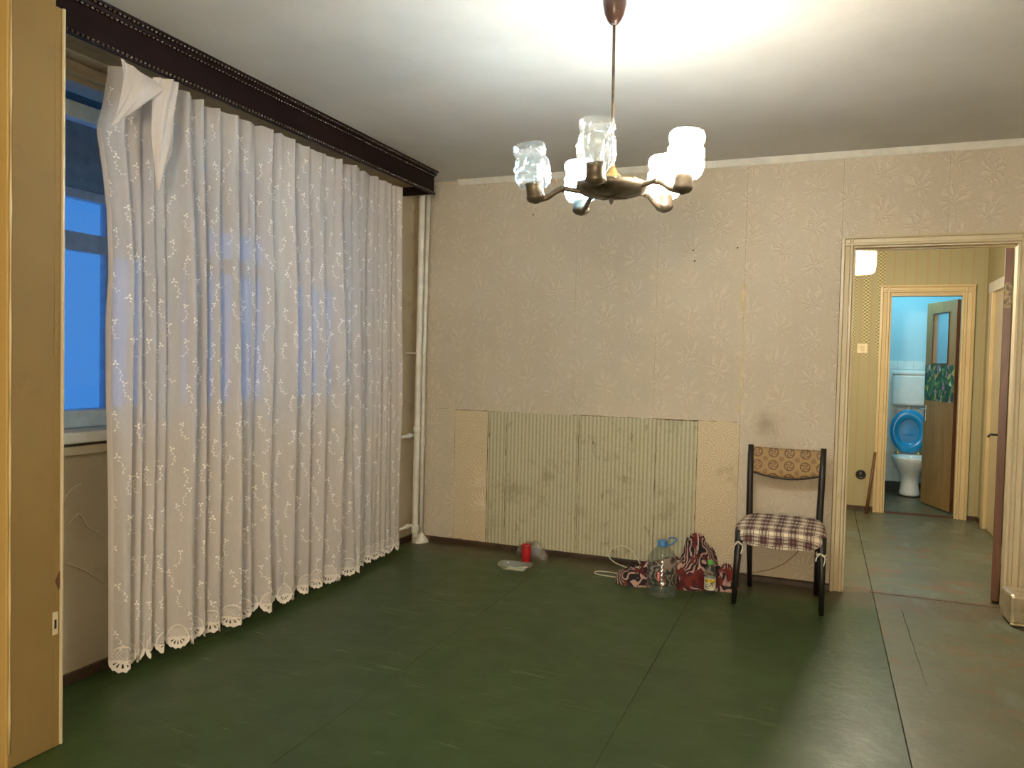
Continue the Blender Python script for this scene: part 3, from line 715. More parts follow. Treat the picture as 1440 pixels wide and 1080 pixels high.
obj('plaster_collar', lathe(bmesh.new(), [(.05, -.004), (.045, .02), (.028, .05), (.016, .07)], 14, wob=lambda a, k: .15 * math.sin(3 * a + k)), M['white'], p2, loc=(0, .02, 0))

# ================================================================== chandelier
M['bronze'] = plain('aged brass', (.13, .105, .075), .42, .6, var=.3, vs=30)
M['brass'] = plain('bright brass', (.62, .42, .16), .22, .9, var=.15)
M['brown_pl'] = plain('brown plastic canopy', (.055, .028, .020), .3)
M['shade'] = clear('moulded clear glass', (.90, .94, .94), .07, .07, 55, 1.0, .085)
def lit_glass(nm, col, st):
    m, nt, b = newmat(nm); nt.nodes.remove(b); out = nt.nodes['Material Output']
    bf = nd(nt, 'ShaderNodeNewGeometry').outputs['Backfacing']
    e = nd(nt, 'ShaderNodeEmission', {0: col + (1,), 1: ma(nt, 'MULTIPLY', st, ma(nt, 'SUBTRACT', 1.0, ma(nt, 'MULTIPLY', bf, .85)))}); t = nd(nt, 'ShaderNodeBsdfTransparent')
    s_ = nd(nt, 'ShaderNodeMixShader', {0: .45, 1: e.outputs[0], 2: t.outputs[0]}); nt.links.new(s_.outputs[0], out.inputs[0]); return m
LIT_WARM = lit_glass('lit warm glass', (1.0, .88, .70), 122); LIT_COOL = lit_glass('lit cool glass', (.36, .72, 1.0), 105)
HC = Vector((-.690, 2.585, 1.905))
ch = tag(empty('chandelier', HC), 'five armed brass chandelier with moulded glass shades, three lit, hanging from ceiling', 'chandelier')
obj('ceiling_canopy', lathe(bmesh.new(), [(.008, .558), (.014, .562), (.024, .575), (.033, .595), (.039, .62), (.041, .638), (.039, .645)], 28, (-.010, .014, 0)), M['brown_pl'], ch, True)
bm = bmesh.new(); tube(bm, [(0, 0, .06), (-.010, .014, .57)], .0052, 12); obj('rod', bm, M['bronze'], ch, True)
obj('hub_cone', lathe(bmesh.new(), [(.045, .028), (.040, .034), (.026, .045), (.015, .062), (.009, .085), (.0075, .10)], 24), M['brass'], ch, True)
disc = obj('body_disc', lathe(bmesh.new(), [(.012, -.030), (.060, -.029), (.095, -.022), (.118, -.008), (.124, .004), (.118, .014), (.085, .022), (.045, .028)], 40, wob=lambda a, k: .018 * math.cos(10 * a) if 1 < k < 6 else 0), M['bronze'], ch, True)
for k in range(10):
    a = 2 * PI * k / 10; bm = bmesh.new(); bmesh.ops.create_uvsphere(bm, u_segments=10, v_segments=6, radius=.010, matrix=Matrix.Translation((.116 * math.cos(a), .116 * math.sin(a), .010)) @ Matrix.Scale(.7, 4, (0, 0, 1)))
    obj('boss', bm, M['brass'], disc, True)
bm = bmesh.new()
for k in range(4):
    a = PI / 4 + k * PI / 2
    vs = [bm.verts.new((r * math.cos(a + d), r * math.sin(a + d), z)) for r, d, z in ((.0, 0, -.036), (.022, .5, -.031), (.062, 0, -.0325), (.022, -.5, -.031))]
    bm.faces.new(vs)
    vb = [bm.verts.new((v.co.x, v.co.y, -.0285)) for v in vs]; bm.faces.new(vb[::-1])
    for i in range(4): bm.faces.new((vs[i], vs[(i + 1) % 4], vb[(i + 1) % 4], vb[i]))
obj('star_ornament', bm, M['bronze'], ch)
obj('finial', lathe(bmesh.new(), [(.002, -.056), (.006, -.050), (.008, -.044), (.005, -.038), (.010, -.030)], 14), M['bronze'], ch, True)
rv = Vector((.927, .374, 0)); fv = Vector((-.374, .927, 0))
SH = [(.043, 0), (.051, .008), (.0575, .026), (.0605, .048), (.0600, .066), (.0570, .082), (.0520, .094), (.0500, .103), (.0530, .113), (.0550, .124), (.0545, .134), (.0515, .141), (.0480, .146)]
def shade_bm():
    bm = bmesh.new(); seg = 64; rings = []
    n = 34
    for k in range(n + 1):
        z = SH[-1][1] * k / n; r = interp([(b, a) for a, b in SH], z); ring = []
        for i in range(seg):
            a = 2 * PI * i / seg
            t = z / .144
            emb = .0028 * math.sin(14 * a) * (t < .22 or t > .78) + .0042 * math.sin(7 * a + 9 * t) * math.sin(PI * min(1, max(0, (t - .2) / .5)) * 3) * (.2 < t < .72) + .0012 * math.sin(a * 21 + k * 1.3)
            ring.append(bm.verts.new(((r + emb) * math.cos(a), (r + emb) * math.sin(a), z)))
        rings.append(ring)
    for a, b in zip(rings, rings[1:]):
        for i in range(seg): bm.faces.new((a[i], a[(i + 1) % seg], b[(i + 1) % seg], b[i]))
    return bm
arm_me = cup_me = shade_me = None
ARMS = [(-1.0, .0, None, 0, 9), (-.31, -.95, None, 0, 4), (.81, -.59, WARM, L_CH_E, 4), (.81, .59, WARM, L_CH_D, 4), (-.31, .95, COOL, L_CH_C, 4)]
RA = .262
for i, (cr_, cf, colr, watts, tilt) in enumerate(ARMS):
    d = (rv * cr_ + fv * cf).normalized(); az = math.atan2(d.y, d.x)
    dz = -.010 if i == 0 else .0
    if arm_me is None:
        bm = bmesh.new()
        tube(bm, smoothpath([(.100, 0, -.004), (.135, 0, .000), (.165, 0, .004), (.190, 0, -.006), (.215, 0, -.024), (.240, 0, -.033), (RA, 0, -.034)], 6), [.0085] * 12 + [.0095] * 12 + [.010] * 13, 12)
        bmesh.ops.create_uvsphere(bm, u_segments=12, v_segments=8, radius=.013, matrix=Matrix.Translation((.168, 0, .004)) @ Matrix.Scale(.8, 4, (1, 0, 0)))
        am = obj('arm', bm, M['bronze'], ch, True); arm_me = am.data
        cm = obj('socket_cup', lathe(bmesh.new(), [(.004, -.040), (.012, -.037), (.024, -.032), (.031, -.025), (.033, -.017), (.030, -.010), (.029, .006), (.030, .026), (.033, .030), (.020, .031)], 24), M['bronze'], am, True); cup_me = cm.data
        sm = obj('shade', shade_bm(), M['shade'], am, True); shade_me = sm.data
    else:
        am = link('arm', arm_me, None, ch); cm = link('socket_cup', cup_me, None, am); sm = link('shade', shade_me, None, am)
    am.rotation_euler = (0, 0, az); am.location = (0, 0, dz)
    T = math.radians(tilt)
    sm.material_slots[0].link = 'OBJECT'; sm.material_slots[0].material = {0: M['shade']}.get(watts, LIT_WARM if colr is WARM else LIT_COOL)
    cm.location = (RA, 0, -.010); cm.rotation_euler = (0, T, 0)
    sm.location = (RA + .012 * math.sin(T), 0, .006); sm.rotation_euler = (0, T, .4 * i)
    bb = bmesh.new(); lathe(bb, [(.012, .0), (.014, .018), (.020, .036), (.027, .055), (.029, .070), (.026, .086), (.016, .097), (.004, .101)], 18)
    bo = obj('bulb', bb, emit('lit bulb %d' % i, colr, 90 if colr is WARM else 60) if colr else clear('unlit bulb %d' % i, (.92, .93, .92), .10, .05), am, True, loc=(RA, 0, .018), rot=(0, T, 0))
    if colr: bo['label'] = 'lit bulb'
    if colr:
        p = HC + d * RA
        lamp('bulb_light', (p.x, p.y, HC.z + .085 + dz), watts, colr, .03)

# ================================================================== chair
CC = Vector((-.180, 4.530, 0))
ca = tag(empty('dining_chair', CC), 'black legged dining chair with plaid covered seat and patterned backrest, beside the doorway', 'chair')
M['black_wood'] = plain('black lacquered wood', (.009, .0075, .007), .42, var=.3)
def ch_leg(name, pts, rad):
    bm = bmesh.new(); tube(bm, [Vector(p) - CC for p in pts], rad, 14); o = obj(name, bm, M['black_wood'], ca, True); return o
ch_leg('leg', [(-.407, 4.338, 0), (-.398, 4.352, .20), (-.388, 4.366, .405)], [.0125, .018, .025])
ch_leg('leg', [(.040, 4.335, 0), (.036, 4.350, .20), (.030, 4.366, .405)], [.0125, .018, .025])
bl = [(-.355, 4.726, 0), (-.362, 4.716, .25), (-.368, 4.712, .44), (-.372, 4.726, .65), (-.374, 4.744, .840)]
br = [(.012, 4.712, 0), (.014, 4.704, .25), (.016, 4.700, .44), (.022, 4.714, .65), (.026, 4.732, .842)]
ch_leg('leg', bl, [.0125, .017, .0195, .018, .0155]); ch_leg('leg', br, [.0125, .017, .0195, .018, .0155])
obj('seat_rail', boxes(((-.20, -.178, .345), (.205, -.155, .395)), ((-.185, .165, .345), (.19, .185, .395)), ((-.21, -.16, .345), (-.188, .17, .395)), ((.192, -.16, .345), (.214, .17, .395))), M['black_wood'], ca)
def mat_plaid():
    m, nt, b = newmat('plaid seat cloth')
    x, y, z = sep(nt, oco(nt))
    w1 = ma(nt, 'ADD', x, ma(nt, 'MULTIPLY', ma(nt, 'SUBTRACT', noi(nt, oco(nt), 7, 2), .5), .03))
    w2 = ma(nt, 'ADD', ma(nt, 'ADD', y, ma(nt, 'MULTIPLY', z, 1.0)), ma(nt, 'MULTIPLY', ma(nt, 'SUBTRACT', noi(nt, oco(nt), 6, 2), .5), .03))
    def bands(v, per):
        f = ma(nt, 'FRACT', ma(nt, 'MULTIPLY', ma(nt, 'ADD', v, 3.0), 1 / per))
        wide = ma(nt, 'SUBTRACT', 1.0, step(nt, ma(nt, 'ABSOLUTE', ma(nt, 'SUBTRACT', f, .5)), .23, .27))
        thin = ma(nt, 'SUBTRACT', 1.0, step(nt, ma(nt, 'ABSOLUTE', ma(nt, 'SUBTRACT', ma(nt, 'ABSOLUTE', ma(nt, 'SUBTRACT', f, .5)), .31)), .018, .03))
        core = ma(nt, 'SUBTRACT', 1.0, step(nt, ma(nt, 'ABSOLUTE', ma(nt, 'SUBTRACT', ma(nt, 'ABSOLUTE', ma(nt, 'SUBTRACT', f, .5)), .12)), .025, .04))
        return wide, ma(nt, 'MAXIMUM', thin, core)
    a1, t1 = bands(w1, .076); a2, t2 = bands(w2, .078)
    c = mix(nt, ma(nt, 'MULTIPLY', ma(nt, 'ADD', a1, a2), .48), (.78, .70, .54), (.115, .034, .036))
    c = mix(nt, ma(nt, 'MULTIPLY', ma(nt, 'MAXIMUM', t1, t2), .85), c, (.03, .014, .014))
    setin(nt, b, 'Base Color', c); b.inputs['Roughness'].default_value = .74
    setin(nt, b, 'Normal', bump(nt, noi(nt, oco(nt), 28, 4), .35, .006)); return m
M['plaid'] = mat_plaid()
def seat_fn(u, v):
    a = 2 * PI * u
    ca_, sa_ = math.cos(a), math.sin(a); n = 5.0
    k = (abs(ca_) ** n + abs(sa_) ** n) ** (-1 / n)
    X, Yy = ca_ * k, sa_ * k
    corner = ss(1.12, 1.34, k)
    front = Yy < 0
    hx = .246 if True else 0
    hx = lerp(.245, .205, (Yy + 1) / 2); hy = .203
    low = .352 + (.052 if front else .03) * corner + .006 * math.sin(a * 9) - .010 * (1 - corner) * (front)
    if v < .4:
        t = v / .4; z = lerp(low, .415, t); f = 1 + .012 * math.sin(PI * t) - .01 * (1 - t)
    else:
        t = (v - .4) / .6; f = math.cos(t * PI / 2) ** .55 if t < 1 else 0; z = .415 + .030 * math.sin(t * PI / 2) ** .8
    z += .004 * mnoise.noise((X * 3, Yy * 3, v * 4))
    return Vector((-.0 + X * hx * f + (.003), Yy * hy * f - .01, z + .012 * (Yy * f)))
bm = bmesh.new(); grid(bm, seat_fn, 96, 26, True); bmesh.ops.remove_doubles(bm, verts=bm.verts, dist=.0004)
st = obj('seat', bm, M['plaid'], ca, True); st.rotation_euler = (0, 0, -.04)
st['label'] = 'plaid cloth stretched over the seat'
# frayed ties of the cover knotted round the front legs
def tie(x, y, z, r, sd):
    bm = bmesh.new(); R_ = random.Random(sd)
    ring = [(x + r * math.cos(2 * PI * k / 18), y + r * math.sin(2 * PI * k / 18), z + .006 * math.sin(k * 1.1)) for k in range(19)]
    tube(bm, ring, [.0045 + .0015 * R_.random() for _ in ring], 6)
    tube(bm, smoothpath([(x + .012, y - r, z), (x + .020, y - r - .008, z - .02), (x + .012, y - r - .010, z - .055)]), .0035, 6)
    tube(bm, smoothpath([(x - .010, y - r, z), (x - .022, y - r - .006, z - .012), (x - .026, y - r - .008, z - .034)]), .004, 6)
    return bm
M['rag'] = plain('frayed white rag', (.60, .55, .46), .85, var=.35, vs=60)
obj('cover_tie', tie(-.208, -.170, .335, .0235, 1), M['rag'], ca, True); obj('cover_tie', tie(.210, -.170, .318, .0235, 2), M['rag'], ca, True)
def mat_backrest():
    m, nt, b = newmat('medallion backrest cloth')
    x, y, z = sep(nt, oco(nt))
    def rings(ox, oz, R_):
        fx = ma(nt, 'SUBTRACT', ma(nt, 'FRACT', ma(nt, 'MULTIPLY', ma(nt, 'ADD', x, 2.0 + ox), 1 / .088)), .5)
        fz = ma(nt, 'SUBTRACT', ma(nt, 'FRACT', ma(nt, 'MULTIPLY', ma(nt, 'ADD', z, oz), 1 / .074)), .5)
        dx, dz_ = ma(nt, 'MULTIPLY', fx, .088), ma(nt, 'MULTIPLY', fz, .074)
        r = ma(nt, 'SQRT', ma(nt, 'ADD', ma(nt, 'MULTIPLY', dx, dx), ma(nt, 'MULTIPLY', dz_, dz_)))
        rr = ma(nt, 'DIVIDE', r, R_)
        a = ma(nt, 'ARCTAN2', dx, dz_)
        ring = ma(nt, 'SUBTRACT', 1.0, step(nt, ma(nt, 'ABSOLUTE', ma(nt, 'SUBTRACT', rr, .92)), .06, .14))
        pat = ma(nt, 'MULTIPLY', step(nt, ma(nt, 'SINE', ma(nt, 'ADD', ma(nt, 'MULTIPLY', a, 4.0), ma(nt, 'MULTIPLY', rr, 9.0))), -.1, .4), ma(nt, 'SUBTRACT', 1.0, step(nt, rr, .74, .82)))
        return ma(nt, 'MAXIMUM', ring, ma(nt, 'MULTIPLY', pat, .8))
    f = ma(nt, 'MAXIMUM', rings(-.036, -.023, .028), rings(.008, .014, .012))
    base = mix(nt, noi(nt, oco(nt), 60, 3), (.27, .165, .055), (.36, .23, .085))
    setin(nt, b, 'Base Color', mix(nt, f, base, (.085, .030, .012))); b.inputs['Roughness'].default_value = .55
    setin(nt, b, 'Normal', bump(nt, noi(nt, oco(nt), 260, 2), .2, .002)); return m
BK = Vector((-.174, 4.735, 0)) - CC
def back_fn(side):
    def fn(u, v):
        X = lerp(-.190, .190, u); low = .652 + .034 * (2 * u - 1) ** 2; top = .828 - .004 * (1 - (2 * u - 1) ** 2) 
        z = lerp(low, top, v)
        e = min(1, min(u, 1 - u) * 14) * min(1, min(v, 1 - v) * 8); e = math.sqrt(max(0, e))
        return Vector((X, .022 * (1 - (2 * u - 1) ** 2) + (-.013 if side < 0 else .013) * (.35 + .65 * e) + (z - .74) * .09, z))
    return fn
bm = bmesh.new(); grid(bm, back_fn(-1), 40, 20); grid(bm, back_fn(1), 40, 20)
bmesh.ops.bridge_loops(bm, edges=[e for e in bm.edges if e.is_boundary])
bo = obj('backrest', bm, mat_backrest(), ca, True, loc=BK, rot=(0, 0, -.033)); bo['label'] = 'tan backrest pad with brown medallions'
bm = bmesh.new(); tube(bm, [(lerp(-.19, .19, t / 20), .022 * (1 - (2 * t / 20 - 1) ** 2) + (-.085 + .034 * (2 * t / 20 - 1) ** 2) * .09 - .002, .650 + .034 * (2 * t / 20 - 1) ** 2) for t in range(21)], .0065, 8)
obj('backrest_piping', bm, M['black_wood'], ca, True, loc=BK, rot=(0, 0, -.033))

# ================================================================== things on the floor by the wall
def mat_zebra():
    m, nt, b = newmat('zebra striped red fleece')
    p = oco(nt)
    nz = nd(nt, 'ShaderNodeTexNoise', {'Vector': p, 'Scale': 6.0, 'Detail': 2.0}).outputs['Color']
    pw = nd(nt, 'ShaderNodeVectorMath', {0: p, 1: nd(nt, 'ShaderNodeVectorMath', {0: nz, 1: (.34, .34, .34)}, operation='MULTIPLY').outputs[0]}, operation='ADD').outputs[0]
    wv = nd(nt, 'ShaderNodeTexWave', {'Vector': nd(nt, 'ShaderNodeMapping', {'Vector': pw, 'Rotation': (.5, .2, .95)}).outputs[0], 'Scale': 10.5, 'Distortion': 4.0, 'Detail': 2.0, 'Detail Scale': .8}, wave_type='BANDS')
    c = mix(nt, step(nt, wv.outputs[1], .56, .64), (.010, .006, .008), (.40, .245, .20))
    rd = step(nt, noi(nt, p, 7.5, 3), .50, .54)
    c = mix(nt, rd, c, mix(nt, step(nt, noi(nt, p, 22, 3), .4, .6), (.15, .016, .010), (.06, .007, .009)))
    setin(nt, b, 'Base Color', c); b.inputs['Roughness'].default_value = .9
    setin(nt, b, 'Normal', bump(nt, noi(nt, p, 120, 3), .3, .003)); return m
BO = Vector((-.74, 4.60, 0))
LUMPS = [(-.99, 4.475, .115, .08, .085), (-.88, 4.56, .12, .09, .115), (-.77, 4.62, .13, .09, .13), (-.665, 4.665, .10, .10, .225), (-.60, 4.70, .075, .09, .17), (-.69, 4.545, .11, .085, .145), (-.60, 4.575, .11, .075, .125), (-.52, 4.635, .115, .09, .115), (-.48, 4.60, .06, .07, .06)]
def cloth_h(X, Y):
    h = 0
    for (cx, cy, rx, ry, hh) in LUMPS:
        d = ((X - cx) / rx) ** 2 + ((Y - cy) / ry) ** 2
        h = max(h, 0) + 0
        v = hh * max(0, 1 - d ** 1.4) ** .6 if d < 1 else 0
        h = (h ** 3 + v ** 3) ** (1 / 3)
    if h > 0:
        r_ = abs(mnoise.noise((X * 15 + Y * 5, Y * 13 - X * 4, 1.7)))
        h *= 1 + .35 * mnoise.noise((X * 9, Y * 9, .3)) + .55 * (.25 - r_) + .16 * mnoise.noise((X * 34, Y * 30, 4))
    for bx, by, br_ in ((-.80, 4.322, .104), (-.552, 4.474, .052)):      # the bottles stand clear of it
        dd = math.hypot(X - bx, Y - by); h *= ss(br_ - .012, br_ + .022, dd)
    return max(0, h)
nx, ny = 190, 120
bm = bmesh.new(); V = {}
X0, X1, Yc0, Yc1 = -1.10, -.40, 4.37, 4.82
def cpt(i, j): return X0 + (X1 - X0) * i / nx, Yc0 + (Yc1 - Yc0) * j / ny
hs = {(i, j): cloth_h(*cpt(i, j)) for i in range(nx + 1) for j in range(ny + 1)}
def cv(i, j):
    if (i, j) not in V:
        x, y = cpt(i, j); h = hs[(i, j)]
        bulge = .012 * ss(.02, .0, h)
        V[(i, j)] = bm.verts.new((x - BO.x, y - BO.y, h if h > .006 else .0005))
    return V[(i, j)]
for i in range(nx):
    for j in range(ny):
        q4 = [(i, j), (i + 1, j), (i + 1, j + 1), (i, j + 1)]
        if max(hs[k] for k in q4) > .006: bm.faces.new([cv(*k) for k in q4])
blk = obj('crumpled_blanket', bm, mat_zebra(), None, True, loc=BO)
tag(blk, 'crumpled red and black zebra striped blanket heaped behind the large bottle', 'blanket')

# big water bottle
M['pet'] = clear('thin clear plastic', (.80, .85, .84), .05, .05, 0, .4, .05, .75)
bt = tag(empty('water_bottle', (-.800, 4.322, 0)), 'large empty clear water bottle with blue cap and handle', 'bottle')
prof = [(.020, .010), (.045, .004), (.068, 0), (.080, .004), (.084, .014), (.0845, .05), (.083, .060)]
for k in range(5):
    z0 = .068 + k * .0235; prof += [(.0815, z0), (.0845, z0 + .006), (.0845, z0 + .014), (.0815, z0 + .0195)]
prof += [(.083, .190), (.080, .206), (.072, .228), (.060, .248), (.044, .263), (.030, .271), (.027, .275), (.027, .283)]
obj('body', lathe(bmesh.new(), prof, 40, cap1=False), M['pet'], bt, True)
M['bluecap'] = plain('blue plastic', (.035, .16, .36), .35, var=.05)
obj('cap', lathe(bmesh.new(), [(.029, .276), (.0315, .278), (.0315, .284), (.029, .287), (.029, .306), (.027, .310)], 30, wob=lambda a, k: .012 * math.cos(30 * a) if 2 < k < 5 else 0), M['bluecap'], bt, True)
bm = bmesh.new(); tube(bm, smoothpath([(.026, .006, .281), (.052, .014, .292), (.072, .018, .312), (.066, .014, .326), (.044, .006, .326), (.034, .0, .318)]), .0048, 8)
obj('carry_handle', bm, M['bluecap'], bt, True)
def wrap(bm, R_, a0, a1, z0, z1, n=12):
    grid(bm, lambda u, v: (R_ * math.cos(lerp(a0, a1, u)), R_ * math.sin(lerp(a0, a1, u)), lerp(z0, z1, v)), n, 4)
    return bm
ac = math.atan2(-4.322, .80)
M['redprint'] = plain('red print', (.50, .045, .035), .4)
M['whiteprint'] = plain('white print', (.75, .72, .66), .4, var=.03)
obj('red_print', wrap(bmesh.new(), .0853, ac - .30, ac - .14, .098, .148), M['redprint'], bt)
bm = bmesh.new()
for k in range(4): wrap(bm, .0857, ac - .26, ac - .19, .104 + k * .011, .104 + k * .011 + (.0065 if k % 2 else .004), 3)
obj('print_mark', bm, M['whiteprint'], bt)
obj('print_mark', wrap(bmesh.new(), .0853, ac + .02, ac + .16, .076, .092), M['whiteprint'], bt)
# small green capped bottle
sb = tag(empty('drink_bottle', (-.552, 4.474, 0)), 'small clear drink bottle with bright green cap and yellow white label', 'bottle')
obj('body', lathe(bmesh.new(), [(.010, .006), (.026, .0), (.031, .004), (.032, .020), (.0315, .050), (.032, .088), (.0315, .100), (.0295, .112), (.031, .122), (.028, .140), (.020, .154), (.0135, .164), (.0125, .172)], 30, cap1=False), M['pet'], sb, True)
obj('cap', lathe(bmesh.new(), [(.0155, .166), (.0160, .168), (.0160, .184), (.0145, .188)], 24), plain('green cap', (.10, .36, .05), .35), sb, True)
a2 = math.atan2(-4.474, .552)
lb = obj('label', lathe(bmesh.new(), [(.0326, .024), (.0329, .03), (.0329, .082), (.0326, .092)], 30, cap0=False, cap1=False), plain('pale label', (.62, .60, .48), .4), sb, True)
obj('fruit_print', wrap(bmesh.new(), .0333, a2 - .95, a2 + .95, .066, .086), plain('yellow fruit print', (.55, .38, .03), .4, var=.6, vs=60), lb)
M['ink'] = plain('black print', (.01, .01, .012), .4)
def stroke(bm, pts, wd=.0016):
    # lettering strokes laid on the label: pairs (angle, height)
    tube(bm, [(.0335 * math.cos(a2 + a), .0335 * math.sin(a2 + a), z) for a, z in pts], wd, 5)
bm = bmesh.new()
stroke(bm, [(-.78, .050), (-.5, .057), (-.3, .058)]); stroke(bm, [(-.78, .050), (-.74, .044), (-.45, .045)]); stroke(bm, [(-.74, .044), (-.76, .038), (-.30, .041)])
stroke(bm, [(-.22, .042), (-.10, .056), (.02, .042)]); stroke(bm, [(.02, .042), (.08, .066)])
stroke(bm, [(.16, .068), (.34, .046), (.52, .072)], .0032)
stroke(bm, [(-.6, .033), (-.1, .034)], .0010)
obj('lettering', bm, M['ink'], lb)

# plastic tray with paper, red cup, clear bag
td = tag(empty('food_tray', (-1.735, 4.432, 0), .12), 'clear plastic food tray holding a cream paper, on the floor before the red cup', 'tray')
M['traypl'] = clear('crinkled clear plastic', (.90, .93, .88), .12, .1, 70, .5, .26)
def tray_fn(u, v):
    a = 2 * PI * u; n = 3.6
    k = (abs(math.cos(a)) ** n + abs(math.sin(a)) ** n) ** (-1 / n)
    f, z = [(0, .002), (.72, .002), (.76, .004), (.92, .030), (.95, .034), (1.0, .034), (1.0, .031)][v]
    rp = 1 + (.010 * math.cos(28 * a) if 2 < v < 5 else 0)
    return (.108 * k * math.cos(a) * f * rp, .072 * k * math.sin(a) * f * rp, z + .003 * math.sin(3 * a) * (v > 2))
bm = bmesh.new(); V_ = [[bm.verts.new(tray_fn(i / 84, v)) for v in range(7)] for i in range(84)]
for i in range(84):
    for v in range(6): bm.faces.new((V_[i][v], V_[(i + 1) % 84][v], V_[(i + 1) % 84][v + 1], V_[i][v + 1]))
bmesh.ops.remove_doubles(bm, verts=bm.verts, dist=.0005)
obj('tray', bm, M['traypl'], td, True)
bm = bmesh.new(); grid(bm, lambda u, v: (lerp(-.055, .062, u) + .012 * v, lerp(-.042, .036, v), .006 + .006 * u * v + .002 * math.sin(u * 5 + v * 3)), 12, 8)
obj('paper', bm, plain('cream paper', (.62, .55, .36), .7), td, True)
rc = tag(empty('red_cup', (-1.738, 4.632, 0)), 'upright red plastic beaker standing behind the clear tray', 'cup')
obj('cup_body', lathe(bmesh.new(), [(.026, 0), (.028, .004), (.0295, .06), (.030, .108), (.029, .113), (.026, .1135), (.025, .108)], 28, cap1=True), plain('red plastic', (.42, .008, .012), .45, var=.1), rc, True)
obj('cup_rim', lathe(bmesh.new(), [(.0298, .098), (.0305, .100), (.0305, .104), (.0298, .106)], 28, cap0=False, cap1=False), plain('dark red rim', (.30, .006, .01), .4), rc, True)
def bag_fn(u, v):
    th, ph = 2 * PI * u, PI * v * .5
    r = 1 + .22 * mnoise.noise((math.cos(th) * 2.2, math.sin(th) * 2.2, v * 3)) + .10 * mnoise.noise((math.cos(th) * 6, math.sin(th) * 6, v * 7))
    return (.105 * r * math.cos(ph) * math.cos(th), .042 * r * math.cos(ph) * math.sin(th), .002 + .094 * r * math.sin(ph))
bm = bmesh.new(); grid(bm, bag_fn, 48, 16, True); bmesh.ops.remove_doubles(bm, verts=bm.verts, dist=.0005)
bg_ = obj('plastic_bag', bm, clear('crumpled clear film', (.82, .76, .62), .10, .12, 45, .9, .12), None, True, loc=(-1.742, 4.735, 0))
tag(bg_, 'crumpled clear plastic bag lying behind the red cup against the wall', 'bag')

# cords
M['cord'] = plain('white cord', (.60, .56, .46), .5, var=.05)
def hz(X, Y, d=.006): return (X, Y, cloth_h(X, Y) + d)
pts = [hz(-.97, 4.50), (-1.06, 4.535, .012), (-1.17, 4.535, .004), (-1.245, 4.55, .004), (-1.262, 4.60, .004), (-1.20, 4.625, .004), (-1.10, 4.615, .004), (-1.02, 4.62, .004), (-1.06, 4.66, .03), (-1.16, 4.70, .045), (-1.215, 4.73, .075), (-1.20, 4.75, .118), (-1.135, 4.755, .146), (-1.07, 4.74, .125), (-1.02, 4.70, .080), (-.985, 4.66, .055), (-.955, 4.60, .07)]
bm = bmesh.new(); tube(bm, smoothpath(pts, 7), .0034, 8)
tag(obj('power_cord', bm, M['cord'], None, True), 'thin white cord looping on the floor at left of the large bottle', 'cord')
pts = [hz(-.80, 4.66, .012), hz(-.745, 4.70, .010), hz(-.70, 4.68, .008), hz(-.665, 4.64, .008), hz(-.645, 4.605, .008), hz(-.64, 4.58, .008)]
bm = bmesh.new(); tube(bm, smoothpath(pts, 6), .0034, 8)
tag(obj('power_cord', bm, M['cord'], None, True), 'short white cord lying over the top of the zebra striped blanket', 'cord')
pts = [(-.055, 4.852, .33), (-.085, 4.852, .225), (-.16, 4.852, .135), (-.24, 4.852, .085), (-.34, 4.853, .05), (-.42, 4.845, .040)]
bm = bmesh.new(); tube(bm, smoothpath(pts, 6), .0024, 8)
tag(obj('wall_cable', bm, plain('brown cable', (.22, .15, .07), .6), None, True), 'thin tan cable curving down the wall behind the chair', 'cable')

# metal box at the right edge
mb = tag(empty('metal_box', (.935, 4.575, 0), .05), 'low worn silver metal box by the right door frame, cut by the frame edge', 'box')
M['tin'] = plain('worn tin', (.50, .43, .30), .30, .65, var=.2, vs=18)
obj('body', boxes(((0, 0, .010), (.26, .20, .166))), M['tin'], mb, bevel=.018)
obj('edge_trim', boxes(((.004, -.003, .006), (.256, .012, .018))), plain('bright metal edge', (.80, .72, .52), .18, .9), mb, bevel=.004)
obj('foot', boxes(((.02, .02, 0), (.24, .18, .012))), M['gap'], mb)

# ================================================================== hall things
sw = tag(empty('light_switch', (.336, YH, 1.485)), 'square cream light switch on the hall wall left of toilet door', 'switch')
obj('plate', boxes(((-.044, -.010, -.044), (.044, .0, .044))), plain('cream plastic', (.70, .60, .38), .4), sw, bevel=.004)
obj('rocker', boxes(((-.016, -.016, -.024), (.016, -.009, .024))), plain('cream rocker', (.55, .44, .24), .35), sw, bevel=.003)
sk = tag(empty('wall_socket', (.362, YH, .333)), 'round black wall socket low on the hall wall beside the leaning stick', 'socket')
obj('face', lathe(bmesh.new(), [(.043, 0), (.043, .010), (.038, .016), (.026, .016), (.024, .008)], 28), plain('black plastic', (.015, .014, .012), .35), sk, True, rot=(PI / 2, 0, 0))
obj('insert', lathe(bmesh.new(), [(.022, .006), (.022, .012), (.006, .013)], 20), plain('dark insert', (.05, .045, .035), .4), sk, True, rot=(PI / 2, 0, 0))
bm = bmesh.new(); tube(bm, [(0, 0, .0), (.030, .055, .27), (.062, .108, .545)], [.014, .013, .012], 10)
stc = obj('wooden_stick', bm, mat_wood('brown stick wood', (.11, .045, .018), (.17, .075, .03), (8, 8, 1), .5, 8), None, True, loc=(.412, 7.562, 0))
tag(stc, 'brown wooden stick leaning on the hall wall beside toilet door', 'stick')
hl = tag(empty('hall_lamp', (.215, 5.62, 1.932)), 'lit glass hall lamp hanging just inside the doorway', 'lamp')
